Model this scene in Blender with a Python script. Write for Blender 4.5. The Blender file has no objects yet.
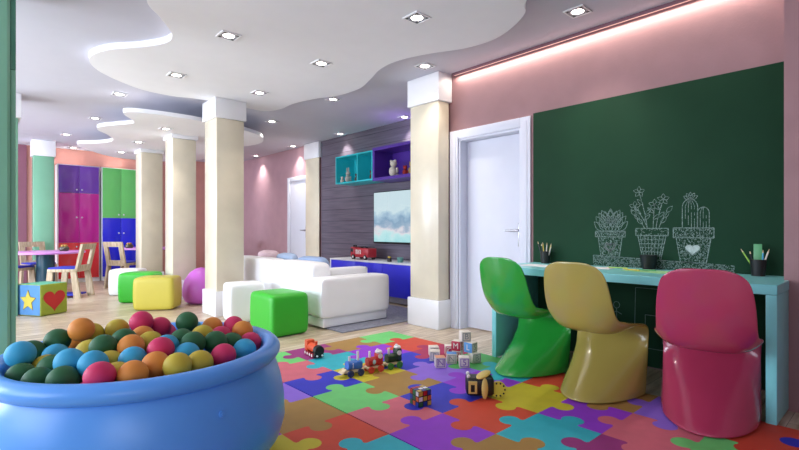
import bpy, bmesh, math, random
from mathutils import Vector, Matrix
R = math.radians
PI = math.pi
random.seed(7)
scene = bpy.context.scene
COL = scene.collection

# ---------------------------------------------------------------- camera
cd = bpy.data.cameras.new('camera')
cd.sensor_width = 36.0
cd.lens = 468.0 / 799.0 * 36.0
cd.shift_y = 5.0 / 799.0
cam = bpy.data.objects.new('camera', cd)
COL.objects.link(cam)
cam.location = (0, 0, 1.04)
cam.rotation_euler = (R(90), 0, R(-42.4))
scene.camera = cam

# ---------------------------------------------------------------- world, lights, exposure
w = bpy.data.worlds.new('world')
scene.world = w
w.use_nodes = True
bg = w.node_tree.nodes['Background']
bg.inputs[0].default_value = (0.72, 0.82, 1.0, 1)
bg.inputs[1].default_value = 1.0

def area(name, loc, rot, sx, sy, power, color):
    l = bpy.data.lights.new(name, 'AREA')
    l.shape = 'RECTANGLE'; l.size = sx; l.size_y = sy
    l.energy = power; l.color = color
    o = bpy.data.objects.new(name, l)
    COL.objects.link(o); o.location = loc; o.rotation_euler = rot
    return o
# daylight through the three windows of the left wall
for k, (y, p) in enumerate(((2.2, 42), (5.6, 118), (9.2, 150))):
    area('window_daylight', (-3.42, y, 1.55), (0, R(-90), 0), 1.9, 2.4, p, (0.78, 0.87, 1.0))
# and through the window behind the viewer
area('rear_window_daylight', (-1.7, -2.15, 1.5), (R(112), 0, R(-12)), 2.4, 1.7, 42, (0.78, 0.86, 1.0))

scene.view_settings.view_transform = 'Standard'
scene.view_settings.look = 'None'
scene.view_settings.gamma = 1.0
scene.view_settings.use_curve_mapping = False
scene.view_settings.exposure = 0.9

# ---------------------------------------------------------------- materials
def srgb(h):
    h = h.lstrip('#')
    c = [int(h[i:i+2], 16) / 255 for i in (0, 2, 4)]
    return tuple((x / 12.92 if x <= 0.04045 else ((x + 0.055) / 1.055) ** 2.4) for x in c) + (1,)

MATS = {}
def mat(name, col, rough=0.5, var=0.06, scale=6.0, bump=0.0, bscale=80.0, metal=0.0, coat=0.0, spec=0.5, sheen=0.0):
    if name in MATS: return MATS[name]
    m = bpy.data.materials.new(name); m.use_nodes = True
    nt = m.node_tree; b = nt.nodes['Principled BSDF']
    c = srgb(col) if isinstance(col, str) else tuple(col)
    tc = nt.nodes.new('ShaderNodeTexCoord')
    n = nt.nodes.new('ShaderNodeTexNoise'); n.inputs['Scale'].default_value = scale; n.inputs['Detail'].default_value = 4
    nt.links.new(tc.outputs['Object'], n.inputs['Vector'])
    r = nt.nodes.new('ShaderNodeValToRGB')
    r.color_ramp.elements[0].position = 0.3; r.color_ramp.elements[1].position = 0.7
    r.color_ramp.elements[0].color = tuple(x * (1 - var) for x in c[:3]) + (1,)
    r.color_ramp.elements[1].color = tuple(min(1, x * (1 + var)) for x in c[:3]) + (1,)
    nt.links.new(n.outputs['Fac'], r.inputs['Fac'])
    nt.links.new(r.outputs['Color'], b.inputs['Base Color'])
    b.inputs['Roughness'].default_value = rough
    b.inputs['Metallic'].default_value = metal
    b.inputs['Coat Weight'].default_value = coat
    b.inputs['Coat Roughness'].default_value = 0.06
    b.inputs['Specular IOR Level'].default_value = spec
    if sheen: b.inputs['Sheen Weight'].default_value = sheen
    if bump:
        n2 = nt.nodes.new('ShaderNodeTexNoise'); n2.inputs['Scale'].default_value = bscale
        nt.links.new(tc.outputs['Object'], n2.inputs['Vector'])
        bp = nt.nodes.new('ShaderNodeBump'); bp.inputs['Strength'].default_value = bump; bp.inputs['Distance'].default_value = 0.004
        nt.links.new(n2.outputs['Fac'], bp.inputs['Height'])
        nt.links.new(bp.outputs['Normal'], b.inputs['Normal'])
    MATS[name] = m
    return m

def emit(name, col, strength):
    m = bpy.data.materials.new(name); m.use_nodes = True
    nt = m.node_tree; b = nt.nodes['Principled BSDF']
    b.inputs['Base Color'].default_value = srgb(col)
    b.inputs['Emission Color'].default_value = srgb(col)
    b.inputs['Emission Strength'].default_value = strength
    return m

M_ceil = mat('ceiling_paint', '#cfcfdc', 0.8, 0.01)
M_cloud = mat('cloud_paint', '#f6f6fa', 0.7, 0.01)
M_pinkfar = mat('mauve_pink_paint', '#c29ca6', 0.6, 0.04, 5)
M_pink = mat('pink_paint', '#a27a7c', 0.6, 0.05, 5, 0.15, 60)
M_pinkback = mat('coral_pink_paint', '#d2968a', 0.6, 0.04, 5)
M_pinkshade = mat('shaded_pink_paint', '#8a5668', 0.6, 0.05, 5)  # pink wall colour with the low-light darkening put into it
M_white = mat('white_lacquer', '#f2f2f5', 0.35, 0.01)
M_white_d = mat('door_lacquer', '#e2e4f0', 0.5, 0.015)
M_cream = mat('cream_marble', '#e3d9c2', 0.25, 0.07, 3.0)
M_green_p = mat('green_enamel', '#7fb898', 0.2, 0.04, 3.0)
M_leather = mat('white_leather', '#f4f4f6', 0.45, 0.01, 5, 0.1, 160)
M_turq = mat('turquoise_lacquer', '#2fd0da', 0.35, 0.03)
M_desk = mat('aqua_lacquer', '#86d9dc', 0.3, 0.03)
M_purple = mat('purple_lacquer', '#53309a', 0.3, 0.03)
M_black = mat('black_plastic', '#121214', 0.4, 0.1)
M_steel = mat('steel', '#c8c8cc', 0.25, 0.02, 6, metal=1.0)
M_chrome = mat('satin_nickel', '#b9bac2', 0.35, 0.02, 6, metal=0.8)
M_rug = mat('grey_pile', '#8b8d9b', 0.95, 0.2, 30, 0.8, 200)
M_lampglow = emit('lamp_glow', '#fff6ea', 9.0)

def floor_material():
    m = bpy.data.materials.new('washed_oak_planks'); m.use_nodes = True
    nt = m.node_tree; b = nt.nodes['Principled BSDF']
    tc = nt.nodes.new('ShaderNodeTexCoord')
    br = nt.nodes.new('ShaderNodeTexBrick')
    br.inputs['Scale'].default_value = 1.0
    br.inputs['Brick Width'].default_value = 1.3; br.inputs['Row Height'].default_value = 0.15
    br.inputs['Mortar Size'].default_value = 0.0016
    br.inputs['Color1'].default_value = srgb('#e6dbc9'); br.inputs['Color2'].default_value = srgb('#d2c2aa')
    br.inputs['Mortar'].default_value = srgb('#8a7760')
    nt.links.new(tc.outputs['Object'], br.inputs['Vector'])
    mp = nt.nodes.new('ShaderNodeMapping'); mp.inputs['Scale'].default_value = (1.6, 14.0, 1.0)
    nt.links.new(tc.outputs['Object'], mp.inputs['Vector'])
    n = nt.nodes.new('ShaderNodeTexNoise'); n.inputs['Scale'].default_value = 2.2; n.inputs['Detail'].default_value = 6
    nt.links.new(mp.outputs['Vector'], n.inputs['Vector'])
    r = nt.nodes.new('ShaderNodeValToRGB')
    r.color_ramp.elements[0].position = 0.32; r.color_ramp.elements[0].color = srgb('#aa9070')
    r.color_ramp.elements[1].position = 0.62; r.color_ramp.elements[1].color = srgb('#f6f0e8')
    nt.links.new(n.outputs['Fac'], r.inputs['Fac'])
    mx = nt.nodes.new('ShaderNodeMix'); mx.data_type = 'RGBA'; mx.blend_type = 'MULTIPLY'; mx.inputs[0].default_value = 0.75
    nt.links.new(br.outputs['Color'], mx.inputs[6]); nt.links.new(r.outputs['Color'], mx.inputs[7])
    nt.links.new(mx.outputs[2], b.inputs['Base Color'])
    b.inputs['Roughness'].default_value = 0.35
    return m
M_floor = floor_material()

def plank_wall_material():
    m = bpy.data.materials.new('grey_plank_cladding'); m.use_nodes = True
    nt = m.node_tree; b = nt.nodes['Principled BSDF']
    tc = nt.nodes.new('ShaderNodeTexCoord')
    mp = nt.nodes.new('ShaderNodeMapping'); mp.inputs['Scale'].default_value = (1.0, 1.2, 26.0)
    nt.links.new(tc.outputs['Object'], mp.inputs['Vector'])
    n = nt.nodes.new('ShaderNodeTexNoise'); n.inputs['Scale'].default_value = 1.5; n.inputs['Detail'].default_value = 6
    nt.links.new(mp.outputs['Vector'], n.inputs['Vector'])
    r = nt.nodes.new('ShaderNodeValToRGB')
    r.color_ramp.elements[0].position = 0.3; r.color_ramp.elements[0].color = srgb('#5a5362')
    r.color_ramp.elements[1].position = 0.7; r.color_ramp.elements[1].color = srgb('#726a79')
    nt.links.new(n.outputs['Fac'], r.inputs['Fac'])
    nt.links.new(r.outputs['Color'], b.inputs['Base Color'])
    b.inputs['Roughness'].default_value = 0.55
    return m
M_plank = plank_wall_material()

def wood_material(name, a, c):
    m = bpy.data.materials.new(name); m.use_nodes = True
    nt = m.node_tree; b = nt.nodes['Principled BSDF']
    tc = nt.nodes.new('ShaderNodeTexCoord')
    mp = nt.nodes.new('ShaderNodeMapping'); mp.inputs['Scale'].default_value = (14, 14, 1.5)
    nt.links.new(tc.outputs['Object'], mp.inputs['Vector'])
    n = nt.nodes.new('ShaderNodeTexNoise'); n.inputs['Scale'].default_value = 3; n.inputs['Detail'].default_value = 5
    nt.links.new(mp.outputs['Vector'], n.inputs['Vector'])
    r = nt.nodes.new('ShaderNodeValToRGB')
    r.color_ramp.elements[0].position = 0.3; r.color_ramp.elements[0].color = srgb(a)
    r.color_ramp.elements[1].position = 0.7; r.color_ramp.elements[1].color = srgb(c)
    nt.links.new(n.outputs['Fac'], r.inputs['Fac']); nt.links.new(r.outputs['Color'], b.inputs['Base Color'])
    b.inputs['Roughness'].default_value = 0.45
    return m
M_wood = wood_material('pale_oak', '#a48d70', '#cdbb9e')
M_toywood = wood_material('toy_beech', '#d8bd8e', '#ecd9b2')

def board_material():
    m = mat('chalkboard_green', '#1b3f2a', 0.65, 0.10, 2.0, spec=0.15)
    return m
M_board = board_material()

def chalk_material():
    m = bpy.data.materials.new('chalk'); m.use_nodes = True
    nt = m.node_tree; b = nt.nodes['Principled BSDF']
    tc = nt.nodes.new('ShaderNodeTexCoord')
    n = nt.nodes.new('ShaderNodeTexNoise'); n.inputs['Scale'].default_value = 150
    nt.links.new(tc.outputs['Object'], n.inputs['Vector'])
    r = nt.nodes.new('ShaderNodeValToRGB')
    r.color_ramp.elements[0].position = 0.35; r.color_ramp.elements[0].color = srgb('#48685d')
    r.color_ramp.elements[1].position = 0.6; r.color_ramp.elements[1].color = srgb('#95a6a1')
    nt.links.new(n.outputs['Fac'], r.inputs['Fac']); nt.links.new(r.outputs['Color'], b.inputs['Base Color'])
    b.inputs['Roughness'].default_value = 0.9
    return m
M_chalk = chalk_material()

def screen_material():
    m = bpy.data.materials.new('landscape_screen'); m.use_nodes = True
    nt = m.node_tree; b = nt.nodes['Principled BSDF']
    tc = nt.nodes.new('ShaderNodeTexCoord')
    sp = nt.nodes.new('ShaderNodeSeparateXYZ'); nt.links.new(tc.outputs['Generated'], sp.inputs[0])
    n = nt.nodes.new('ShaderNodeTexNoise'); n.inputs['Scale'].default_value = 7; n.inputs['Detail'].default_value = 8
    nt.links.new(tc.outputs['Generated'], n.inputs['Vector'])
    ad = nt.nodes.new('ShaderNodeMath'); ad.operation = 'MULTIPLY_ADD'; ad.inputs[1].default_value = 0.5
    nt.links.new(n.outputs['Fac'], ad.inputs[0]); nt.links.new(sp.outputs['Z'], ad.inputs[2])
    r = nt.nodes.new('ShaderNodeValToRGB'); e = r.color_ramp.elements
    e[0].position = 0.22; e[0].color = srgb('#a4e4ea')
    e[1].position = 1.3 if False else 1.0; e[1].color = srgb('#cfe8f0')
    for p, c in ((0.40, '#c4f0f2'), (0.48, '#e6e2ea'), (0.56, '#a3bcd2'), (0.66, '#86aac6'), (0.78, '#a9cadf'), (0.9, '#d4ecf2')):
        x = r.color_ramp.elements.new(p); x.color = srgb(c)
    nt.links.new(ad.outputs[0], r.inputs['Fac'])
    nt.links.new(r.outputs['Color'], b.inputs['Emission Color'])
    b.inputs['Emission Strength'].default_value = 0.47
    b.inputs['Base Color'].default_value = (0.02, 0.02, 0.02, 1)
    b.inputs['Roughness'].default_value = 0.2
    return m
M_screen = screen_material()

# ---------------------------------------------------------------- mesh helpers
def box(bm, x0, x1, y0, y1, z0, z1, bevel=0.0, seg=2, mi=0):
    b2 = bmesh.new()
    bmesh.ops.create_cube(b2, size=1)
    for v in b2.verts:
        v.co = ((x0 + x1) / 2 + v.co.x * (x1 - x0), (y0 + y1) / 2 + v.co.y * (y1 - y0), (z0 + z1) / 2 + v.co.z * (z1 - z0))
    if bevel: bmesh.ops.bevel(b2, geom=b2.edges[:], offset=bevel, segments=seg, profile=0.5, affect='EDGES')
    merge(bm, b2, mi=mi)

def merge(bm, b2, M=None, mi=0):
    mp = {}
    for v in b2.verts: mp[v] = bm.verts.new(M @ v.co if M else v.co)
    for f in b2.faces:
        try:
            g = bm.faces.new([mp[v] for v in f.verts]); g.material_index = mi if mi else f.material_index
        except ValueError: pass
    b2.free()

def superbox(bm, c, s, n=7.0, cuts=10, bulge=0.0, M=None, mi=0):
    """a cushion-like box: cube points pushed onto a superellipsoid"""
    b2 = bmesh.new()
    bmesh.ops.create_cube(b2, size=2)
    bmesh.ops.subdivide_edges(b2, edges=b2.edges[:], cuts=cuts, use_grid_fill=True)
    for v in b2.verts:
        p = v.co
        k = (abs(p.x) ** n + abs(p.y) ** n + abs(p.z) ** n) ** (1 / n)
        q = p / k
        if bulge:
            t = 1 + bulge * (1 - abs(p.z) ** 2)
            q = Vector((q.x * t, q.y * t, q.z * (1 + bulge * (1 - (p.x ** 2 + p.y ** 2) / 2) * (1 if p.z > 0 else 0))))
        v.co = Vector((c[0] + q.x * s[0] / 2, c[1] + q.y * s[1] / 2, c[2] + q.z * s[2] / 2))
    merge(bm, b2, M, mi)

def cyl(bm, p0, p1, r0, r1=None, seg=20, caps=True, mi=0):
    r1 = r0 if r1 is None else r1
    p0 = Vector(p0); p1 = Vector(p1); d = (p1 - p0).normalized()
    a = d.orthogonal().normalized(); b = d.cross(a)
    A = []; B = []
    for i in range(seg):
        t = 2 * PI * i / seg; u = a * math.cos(t) + b * math.sin(t)
        A.append(bm.verts.new(p0 + u * r0)); B.append(bm.verts.new(p1 + u * r1))
    for i in range(seg):
        j = (i + 1) % seg
        f = bm.faces.new((A[i], A[j], B[j], B[i])); f.material_index = mi
    if caps:
        f = bm.faces.new(A[::-1]); f.material_index = mi
        f = bm.faces.new(B); f.material_index = mi

def lathe(bm, prof, seg=48, c=(0, 0, 0), mi=0, close=False):
    rings = []
    for r, z in prof:
        if r < 1e-5: rings.append([bm.verts.new((c[0], c[1], c[2] + z))])
        else: rings.append([bm.verts.new((c[0] + r * math.cos(2 * PI * i / seg), c[1] + r * math.sin(2 * PI * i / seg), c[2] + z)) for i in range(seg)])
    pr = list(zip(rings, rings[1:]))
    if close: pr.append((rings[-1], rings[0]))
    for A, B in pr:
        for i in range(seg):
            j = (i + 1) % seg
            if len(A) == 1 and len(B) == 1: continue
            if len(A) == 1: q = (A[0], B[j], B[i])
            elif len(B) == 1: q = (A[i], A[j], B[0])
            else: q = (A[i], A[j], B[j], B[i])
            f = bm.faces.new(q); f.material_index = mi

def ball(bm, c, r, mi=0, seg=16, M=None):
    b2 = bmesh.new()
    bmesh.ops.create_uvsphere(b2, u_segments=seg, v_segments=max(8, seg * 2 // 3), radius=1)
    rr = (r, r, r) if not hasattr(r, '__len__') else r
    for v in b2.verts: v.co = Vector((v.co.x * rr[0], v.co.y * rr[1], v.co.z * rr[2]))
    if M:
        for v in b2.verts: v.co = M @ v.co
    for v in b2.verts: v.co += Vector(c)
    merge(bm, b2, mi=mi)

def prism(bm, pts, z0, z1, mi=0, ax='z'):
    """closed outline extruded; ax z: (x,y) outline, ax x: (y,z) outline, ax y: (x,z) outline"""
    def P(p, h):
        if ax == 'z': return (p[0], p[1], h)
        if ax == 'x': return (h, p[0], p[1])
        return (p[0], h, p[1])
    a = [bm.verts.new(P(p, z0)) for p in pts]; b = [bm.verts.new(P(p, z1)) for p in pts]
    n = len(pts)
    fs = [bm.faces.new(a[::-1]), bm.faces.new(b)]
    for i in range(n):
        j = (i + 1) % n
        fs.append(bm.faces.new((a[i], a[j], b[j], b[i])))
    for f in fs: f.material_index = mi
    return fs

def ob(name, bm, m, parent=None, smooth=True, angle=40):
    bmesh.ops.recalc_face_normals(bm, faces=bm.faces[:])
    me = bpy.data.meshes.new(name); bm.to_mesh(me); bm.free()
    for x in (m if isinstance(m, (list, tuple)) else [m]): me.materials.append(x)
    if smooth:
        me.polygons.foreach_set('use_smooth', [True] * len(me.polygons))
        me.set_sharp_from_angle(angle=R(angle))
    o = bpy.data.objects.new(name, me); COL.objects.link(o)
    if parent: o.parent = parent
    return o

def tag(o, label, cat=None, group=None, kind=None):
    o['label'] = label
    if cat: o['category'] = cat
    if group: o['group'] = group
    if kind: o['kind'] = kind
    return o

def thing(name, label, cat, loc=(0, 0, 0), rz=0.0, group=None):
    o = bpy.data.objects.new(name, None); COL.objects.link(o)
    o.empty_display_size = 0.1
    o.location = loc; o.rotation_euler = (0, 0, rz)
    return tag(o, label, cat, group)

def struct(name, bm, m, label, parent=None, smooth=False):
    o = ob(name, bm, m, parent, smooth)
    if not parent:
        o['kind'] = 'structure'; o['label'] = label
    return o

def dup(root, loc, rz, label):
    r = root.copy(); COL.objects.link(r); r.location = loc; r.rotation_euler = (0, 0, rz); r['label'] = label
    for ch in root.children:
        c = ch.copy(); COL.objects.link(c); c.parent = r
        for g in ch.children:
            d = g.copy(); COL.objects.link(d); d.parent = c
    return r

def bx(*a, **k):
    bm = bmesh.new(); box(bm, *a, **k); return bm

def smooth_closed(pts, n=8):
    out = []; N = len(pts)
    for i in range(N):
        p0, p1, p2, p3 = (Vector(pts[(i + k) % N]) for k in (-1, 0, 1, 2))
        for j in range(n):
            t = j / n
            out.append(0.5 * ((2 * p1) + (p2 - p0) * t + (2 * p0 - 5 * p1 + 4 * p2 - p3) * t * t + (3 * p1 - p0 - 3 * p2 + p3) * t ** 3))
    return [(p.x, p.y) for p in out]

ORD = ['first', 'second', 'third', 'fourth', 'fifth', 'sixth', 'seventh', 'eighth', 'ninth', 'tenth', 'eleventh', 'twelfth', 'thirteenth', 'fourteenth', 'fifteenth', 'sixteenth', 'seventeenth', 'eighteenth', 'nineteenth', 'twentieth']
def view_x(x, y):
    th = R(42.4); d = x * math.sin(th) + y * math.cos(th)
    return (x * math.cos(th) - y * math.sin(th)) / d

# ================================================================ SETTING
CZ = 2.69            # ceiling height
WX = 3.78            # wall with the door and the board
AX = 4.82            # recessed wall behind the television
BY = 11.6            # far wall
struct('floor', bx(-3.7, 5.0, -2.2, BY + 0.2, -0.1, 0.0), M_floor, 'pale washed wooden plank floor')
struct('ceiling', bx(-3.7, 5.0, -2.2, BY + 0.2, CZ, CZ + 0.1), M_ceil, 'flat white plaster ceiling')

bm = bmesh.new()
box(bm, WX, WX + 0.2, -2.2, 2.40, 0, CZ)
box(bm, WX, WX + 0.2, 2.40, 3.27, 2.02, CZ)
box(bm, WX, WX + 0.2, 3.27, 3.60, 0, CZ)
box(bm, WX + 0.2, AX, 3.40, 3.60, 0, CZ)
struct('wall_right', bm, M_pink, 'pink wall holding the white door and the chalkboard')
struct('wall_alcove', bx(AX, AX + 0.15, 3.4, BY + 0.2, 0, CZ), M_pinkfar, 'pink side wall of the far room')
struct('wall_television', bx(AX - 0.02, AX - 0.0005, 3.602, 7.41, 0, CZ - 0.001), M_plank, 'grey plank cladding behind the television')
bm = bmesh.new()
for k in range(1, 14):
    box(bm, AX - 0.0215, AX - 0.0195, 3.602, 7.41, k * 0.2 - 0.003, k * 0.2 + 0.003)
struct('trim_1', bm, mat('groove_dark', '#3a333f', 0.8), 'dark grooves between the grey planks')
struct('wall_back', bx(-3.7, AX, BY, BY + 0.15, 0, CZ), M_pinkback, 'coral pink wall at the far end')
struct('wall_back_shade', bx(-3.5, 0.78, BY - 0.03, BY - 0.001, 0, CZ - 0.001), M_pinkshade, 'stretch of the pink far wall with shade painted in, behind the tables')  # same pink wall; its dim left stretch is painted as a darker sheet
# left wall with three window openings
bm = bmesh.new()
wins = [(1.0, 3.4), (4.4, 6.8), (8.0, 10.4)]
ys = [-2.2]
for a, b in wins: ys += [a, b]
ys.append(BY)
for k in range(0, len(ys), 2): box(bm, -3.7, -3.5, ys[k], ys[k + 1], 0, CZ)
for a, b in wins:
    box(bm, -3.7, -3.5, a, b, 0, 0.55); box(bm, -3.7, -3.5, a, b, 2.5, CZ)
struct('wall_left', bm, M_pink, 'pink wall with large windows on the left')
for k, (a, b) in enumerate(wins):
    bm = bmesh.new()
    for y0, y1 in ((a, a + 0.05), ((a + b) / 2 - 0.025, (a + b) / 2 + 0.025), (b - 0.05, b)): box(bm, -3.64, -3.56, y0, y1, 0.55, 2.5)
    for z in (0.55, 2.45): box(bm, -3.64, -3.56, a, b, z, z + 0.05)
    struct('window_%d' % (k + 1), bm, M_white, 'white framed window in the left wall')
struct('wall_near', bx(-3.7, WX, -2.4, -2.2, 0, CZ), M_pink, 'pink wall behind the viewer')

# pink pier at the near end of the board, standing proud of the wall
struct('wall_pier', bx(3.47, WX, -2.2, 0.500, 0, CZ), M_pink, 'pink wall pier beside the aqua desk')
# dark cove trim with a warm light strip washing the wall
def cove(y0, y1, x):
    struct('trim_2', bx(x - 0.050, x - 0.0005, y0, y1, CZ - 0.028, CZ - 0.001), mat('cove_trim', '#7b5460', 0.6), 'dark cove trim between ceiling and pink wall')
    t = thing('led_strip', 'warm light strip under the dark cove trim above the chalkboard', 'light')
    ob('diffuser', bx(x - 0.046, x - 0.034, y0 + 0.03, y1 - 0.03, CZ - 0.0300, CZ - 0.0282), emit('led_glow', '#ffd8cc', 0.16), t, False)
    l = bpy.data.lights.new('led_lamp', 'AREA'); l.shape = 'RECTANGLE'; l.size = 0.018; l.size_y = y1 - y0 - 0.06
    l.energy = 5.5; l.color = (1.0, 0.90, 0.77)
    lo = bpy.data.objects.new('led_lamp', l); COL.objects.link(lo)
    lo.location = (x - 0.040, (y0 + y1) / 2, CZ - 0.034); lo.rotation_euler = (0, 0, 0); lo.parent = t
cove(0.502, 3.27, WX)

# ---------------------------------------------------------------- dropped ceiling clouds
CA = [(0.89, 3.57), (1.04, 3.8), (1.2, 4.06), (1.22, 4.27), (1.1, 4.51), (0.9, 4.78), (0.81, 5.02), (0.82, 5.25), (0.95, 5.51), (1.2, 5.75), (1.45, 5.9), (1.75, 5.93), (2.1, 5.84), (2.65, 5.86), (2.9, 5.84), (3.0, 5.6), (2.99, 5.27), (3.07, 4.9), (3.2, 4.58), (3.22, 4.2), (3.11, 3.87), (2.98, 3.54), (2.96, 3.25), (3.05, 2.94), (3.19, 2.64), (3.22, 2.36), (3.13, 2.11), (2.99, 1.91), (2.83, 1.79), (2.4, 1.2), (1.9, 0.95), (1.2, 1.3), (0.85, 2.2), (0.78, 3.0)]
bm = bmesh.new(); prism(bm, smooth_closed(CA, 6), 2.632, CZ - 0.0005)
struct('dropped_ceiling', bm, M_cloud, 'near cloud shaped white dropped ceiling panel', smooth=True)
CB = [(1.28, 9.22), (1.53, 8.87), (1.64, 8.5), (1.49, 8.05), (1.31, 7.75), (1.29, 7.5), (1.44, 7.2), (1.57, 6.95), (1.52, 6.75), (1.38, 6.51), (1.35, 6.36), (1.49, 6.25), (1.85, 6.2), (2.2, 6.22), (2.82, 6.36), (3.24, 6.64), (3.45, 7.1), (3.41, 7.53), (3.2, 7.9), (3.1, 8.3), (3.2, 8.8), (3.4, 9.3), (3.3, 9.9), (2.9, 10.4), (2.23, 10.5), (1.8, 10.2), (1.4, 9.6)]
bm = bmesh.new(); prism(bm, smooth_closed(CB, 6), 2.45, 2.50)
ccx, ccy = 2.35, 8.3
core = [(ccx + (p[0] - ccx) * 0.42, ccy + (p[1] - ccy) * 0.5) for p in smooth_closed(CB, 6)]
prism(bm, core, 2.50, CZ - 0.0005)
struct('dropped_ceiling', bm, M_cloud, 'far cloud shaped white dropped ceiling panel', smooth=True)

# ---------------------------------------------------------------- pillars
def pillar(name, x0, x1, y0, y1, m, label, inset=0.022, cap=2.394, base=0.30, top=CZ - 0.001, noff=0.0):
    t = thing(name, label, 'pillar'); t['kind'] = 'structure'
    i = inset
    if base: ob('base', bx(x0, x1, y0, y1, 0, base, 0.008), M_white, t)
    ob('shaft', bx(x0 + i, x1 - i + noff, y0 + i, y1 - i, base, cap, 0.012), m, t)
    ob('capital', bx(x0, x1, y0, y1, cap, top, 0.006), M_white, t)
    return t
pillar('pillar', 2.14, 2.53, 5.60, 6.03, M_cream, 'cream pillar beside the sofa end and white ottoman', top=2.631)
pillar('pillar', 2.15, 2.53, 7.29, 7.70, M_cream, 'second cream pillar in the row, behind the magenta bean bag', top=2.449)
pillar('pillar', 2.14, 2.53, 8.98, 9.40, M_cream, 'farthest cream pillar of the row, before the blue cupboard', top=2.449)
pillar('pillar', 3.565, 3.777, 3.305, 3.775, M_cream, 'cream half pillar beside the white door')
pillar('pillar', 4.735, 4.799, 7.412, 7.93, M_cream, 'slim cream pilaster at the end of the grey cladding')
pillar('pillar', 0.80, 1.15, 10.74, 11.10, M_green_p, 'green pillar with white capital beside the purple cupboard', cap=2.40, base=0.0)
pillar('pillar', 0.05, 0.44, 7.25, 7.65, M_green_p, 'green pillar whose capital peeks out behind the nearest one', inset=0.03, base=0.0)
# nearest green pillar, chamfered, with a narrow edge strip
t = thing('pillar', 'nearest tall green pillar at the edge of the ball pool', 'pillar'); t['kind'] = 'structure'
bm = bmesh.new(); prism(bm, [(-0.2, 3.90), (0.165, 3.90), (0.180, 3.915), (0.180, 4.3), (-0.2, 4.3)], 0, CZ - 0.001)
ob('shaft', bm, M_green_p, t, False)
ob('edge_strip', bx(0.1805, 0.2106, 3.935, 4.28, 0, 2.08, 0.004), M_green_p, t)
ob('upper_strip', bx(0.1805, 0.2106, 3.930, 4.28, 2.0805, CZ - 0.001, 0.004), mat('deep_green_enamel', '#4f8f74', 0.25, 0.04), t)

# ---------------------------------------------------------------- doors
def door(name, x, y0, y1, top, depth, label, handle_y, side):
    """y0..y1 is the clear opening, x the wall face"""
    fw = 0.11
    bm = bmesh.new()
    for a, b in ((y0 - fw, y0), (y1, y1 + fw)): box(bm, x - 0.02, x + 0.0, a, b, 0, top + 0.09, 0.005)
    box(bm, x - 0.02, x + 0.0, y0, y1, top, top + 0.09, 0.005)
    for a, b in ((y0 - fw + 0.03, y0 - 0.022), (y1 + 0.022, y1 + fw - 0.03)): box(bm, x - 0.028, x - 0.018, a, b, 0, top + 0.05, 0.004)
    d = struct(name, bm, M_white_d, label, smooth=True)
    bm = bmesh.new()
    if depth > 0.05:
        for a, b in ((y0 - 0.001, y0 + 0.02), (y1 - 0.02, y1 + 0.001)): box(bm, x, x + depth + 0.04, a, b, 0, top)
        box(bm, x, x + depth + 0.04, y0 + 0.02, y1 - 0.02, top - 0.02, top + 0.001)
        ob('jamb', bm, M_white_d, d, False)
        p = ob('door_leaf', bx(x + depth - 0.02, x + depth + 0.02, y0 + 0.024, y1 - 0.024, 0.012, top - 0.024, 0.002), M_white_d, d)
        fx = x + depth - 0.02
    else:
        bm.free()
        p = ob('door_leaf', bx(x - 0.006, x + 0.0, y0 + 0.004, y1 - 0.004, 0.012, top - 0.004, 0.002), M_white_d, d)
        fx = x - 0.006
    bm = bmesh.new()
    box(bm, fx - 0.008, fx, handle_y - 0.021, handle_y + 0.021, 0.88, 1.11, 0.003)
    cyl(bm, (fx - 0.006, handle_y, 1.035), (fx - 0.05, handle_y, 1.035), 0.013, seg=12)
    cyl(bm, (fx - 0.05, handle_y - side * 0.012, 1.035), (fx - 0.05, handle_y + side * 0.135, 1.035), 0.013, 0.010, seg=12)
    ob('handle', bm, M_chrome, p)
    return d
door('door_1', WX, 2.46, 3.215, 1.995, 0.13, 'white door between the cream half pillar and the chalkboard', 2.54, 1)
door('door_2', AX, 7.90, 8.585, 2.02, 0.03, 'white door in the far pink wall beside the slim pilaster', 7.97, 1)

# ================================================================ CHALKBOARD
BX = WX - 0.022
cb = thing('chalkboard', 'large dark green chalkboard wall panel with chalk plant drawings', 'chalkboard')
ob('board', bx(BX, WX - 0.001, 0.504, 2.318, 0.012, 2.098, 0.002), M_board, cb)
CXD = BX - 0.0008
def ribbon(bm, pts, w=0.006, dash=0.0):
    w *= 0.8
    """chalk stroke in the plane of the board: pts are (y, z)"""
    for (a, b) in zip(pts, pts[1:]):
        a = Vector(a); b = Vector(b); d = b - a
        L = d.length
        if L < 1e-6: continue
        n = max(1, int(L / 0.02)) if dash else 1
        for k in range(n):
            if dash and random.random() < dash: continue
            p = a + d * (k / n); q = a + d * ((k + 1) / n)
            nn = Vector((-d.y, d.x)).normalized() * w / 2 * random.uniform(0.75, 1.2)
            prism(bm, [tuple(p - nn), tuple(q - nn), tuple(q + nn), tuple(p + nn)], CXD, BX + 0.001, ax='x')
def speck(bm, inside, y0, y1, z0, z1, n, s=0.007):
    for _ in range(n):
        y = random.uniform(y0, y1); z = random.uniform(z0, z1)
        if not inside(y, z): continue
        r = s * random.uniform(0.4, 1.0); a = random.uniform(0, PI)
        pts = [(y + r * math.cos(a + k * PI / 2) * (0.5 if k % 2 else 1), z + r * math.sin(a + k * PI / 2) * (0.5 if k % 2 else 1)) for k in range(4)]
        prism(bm, pts, CXD, BX + 0.001, ax='x')
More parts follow.
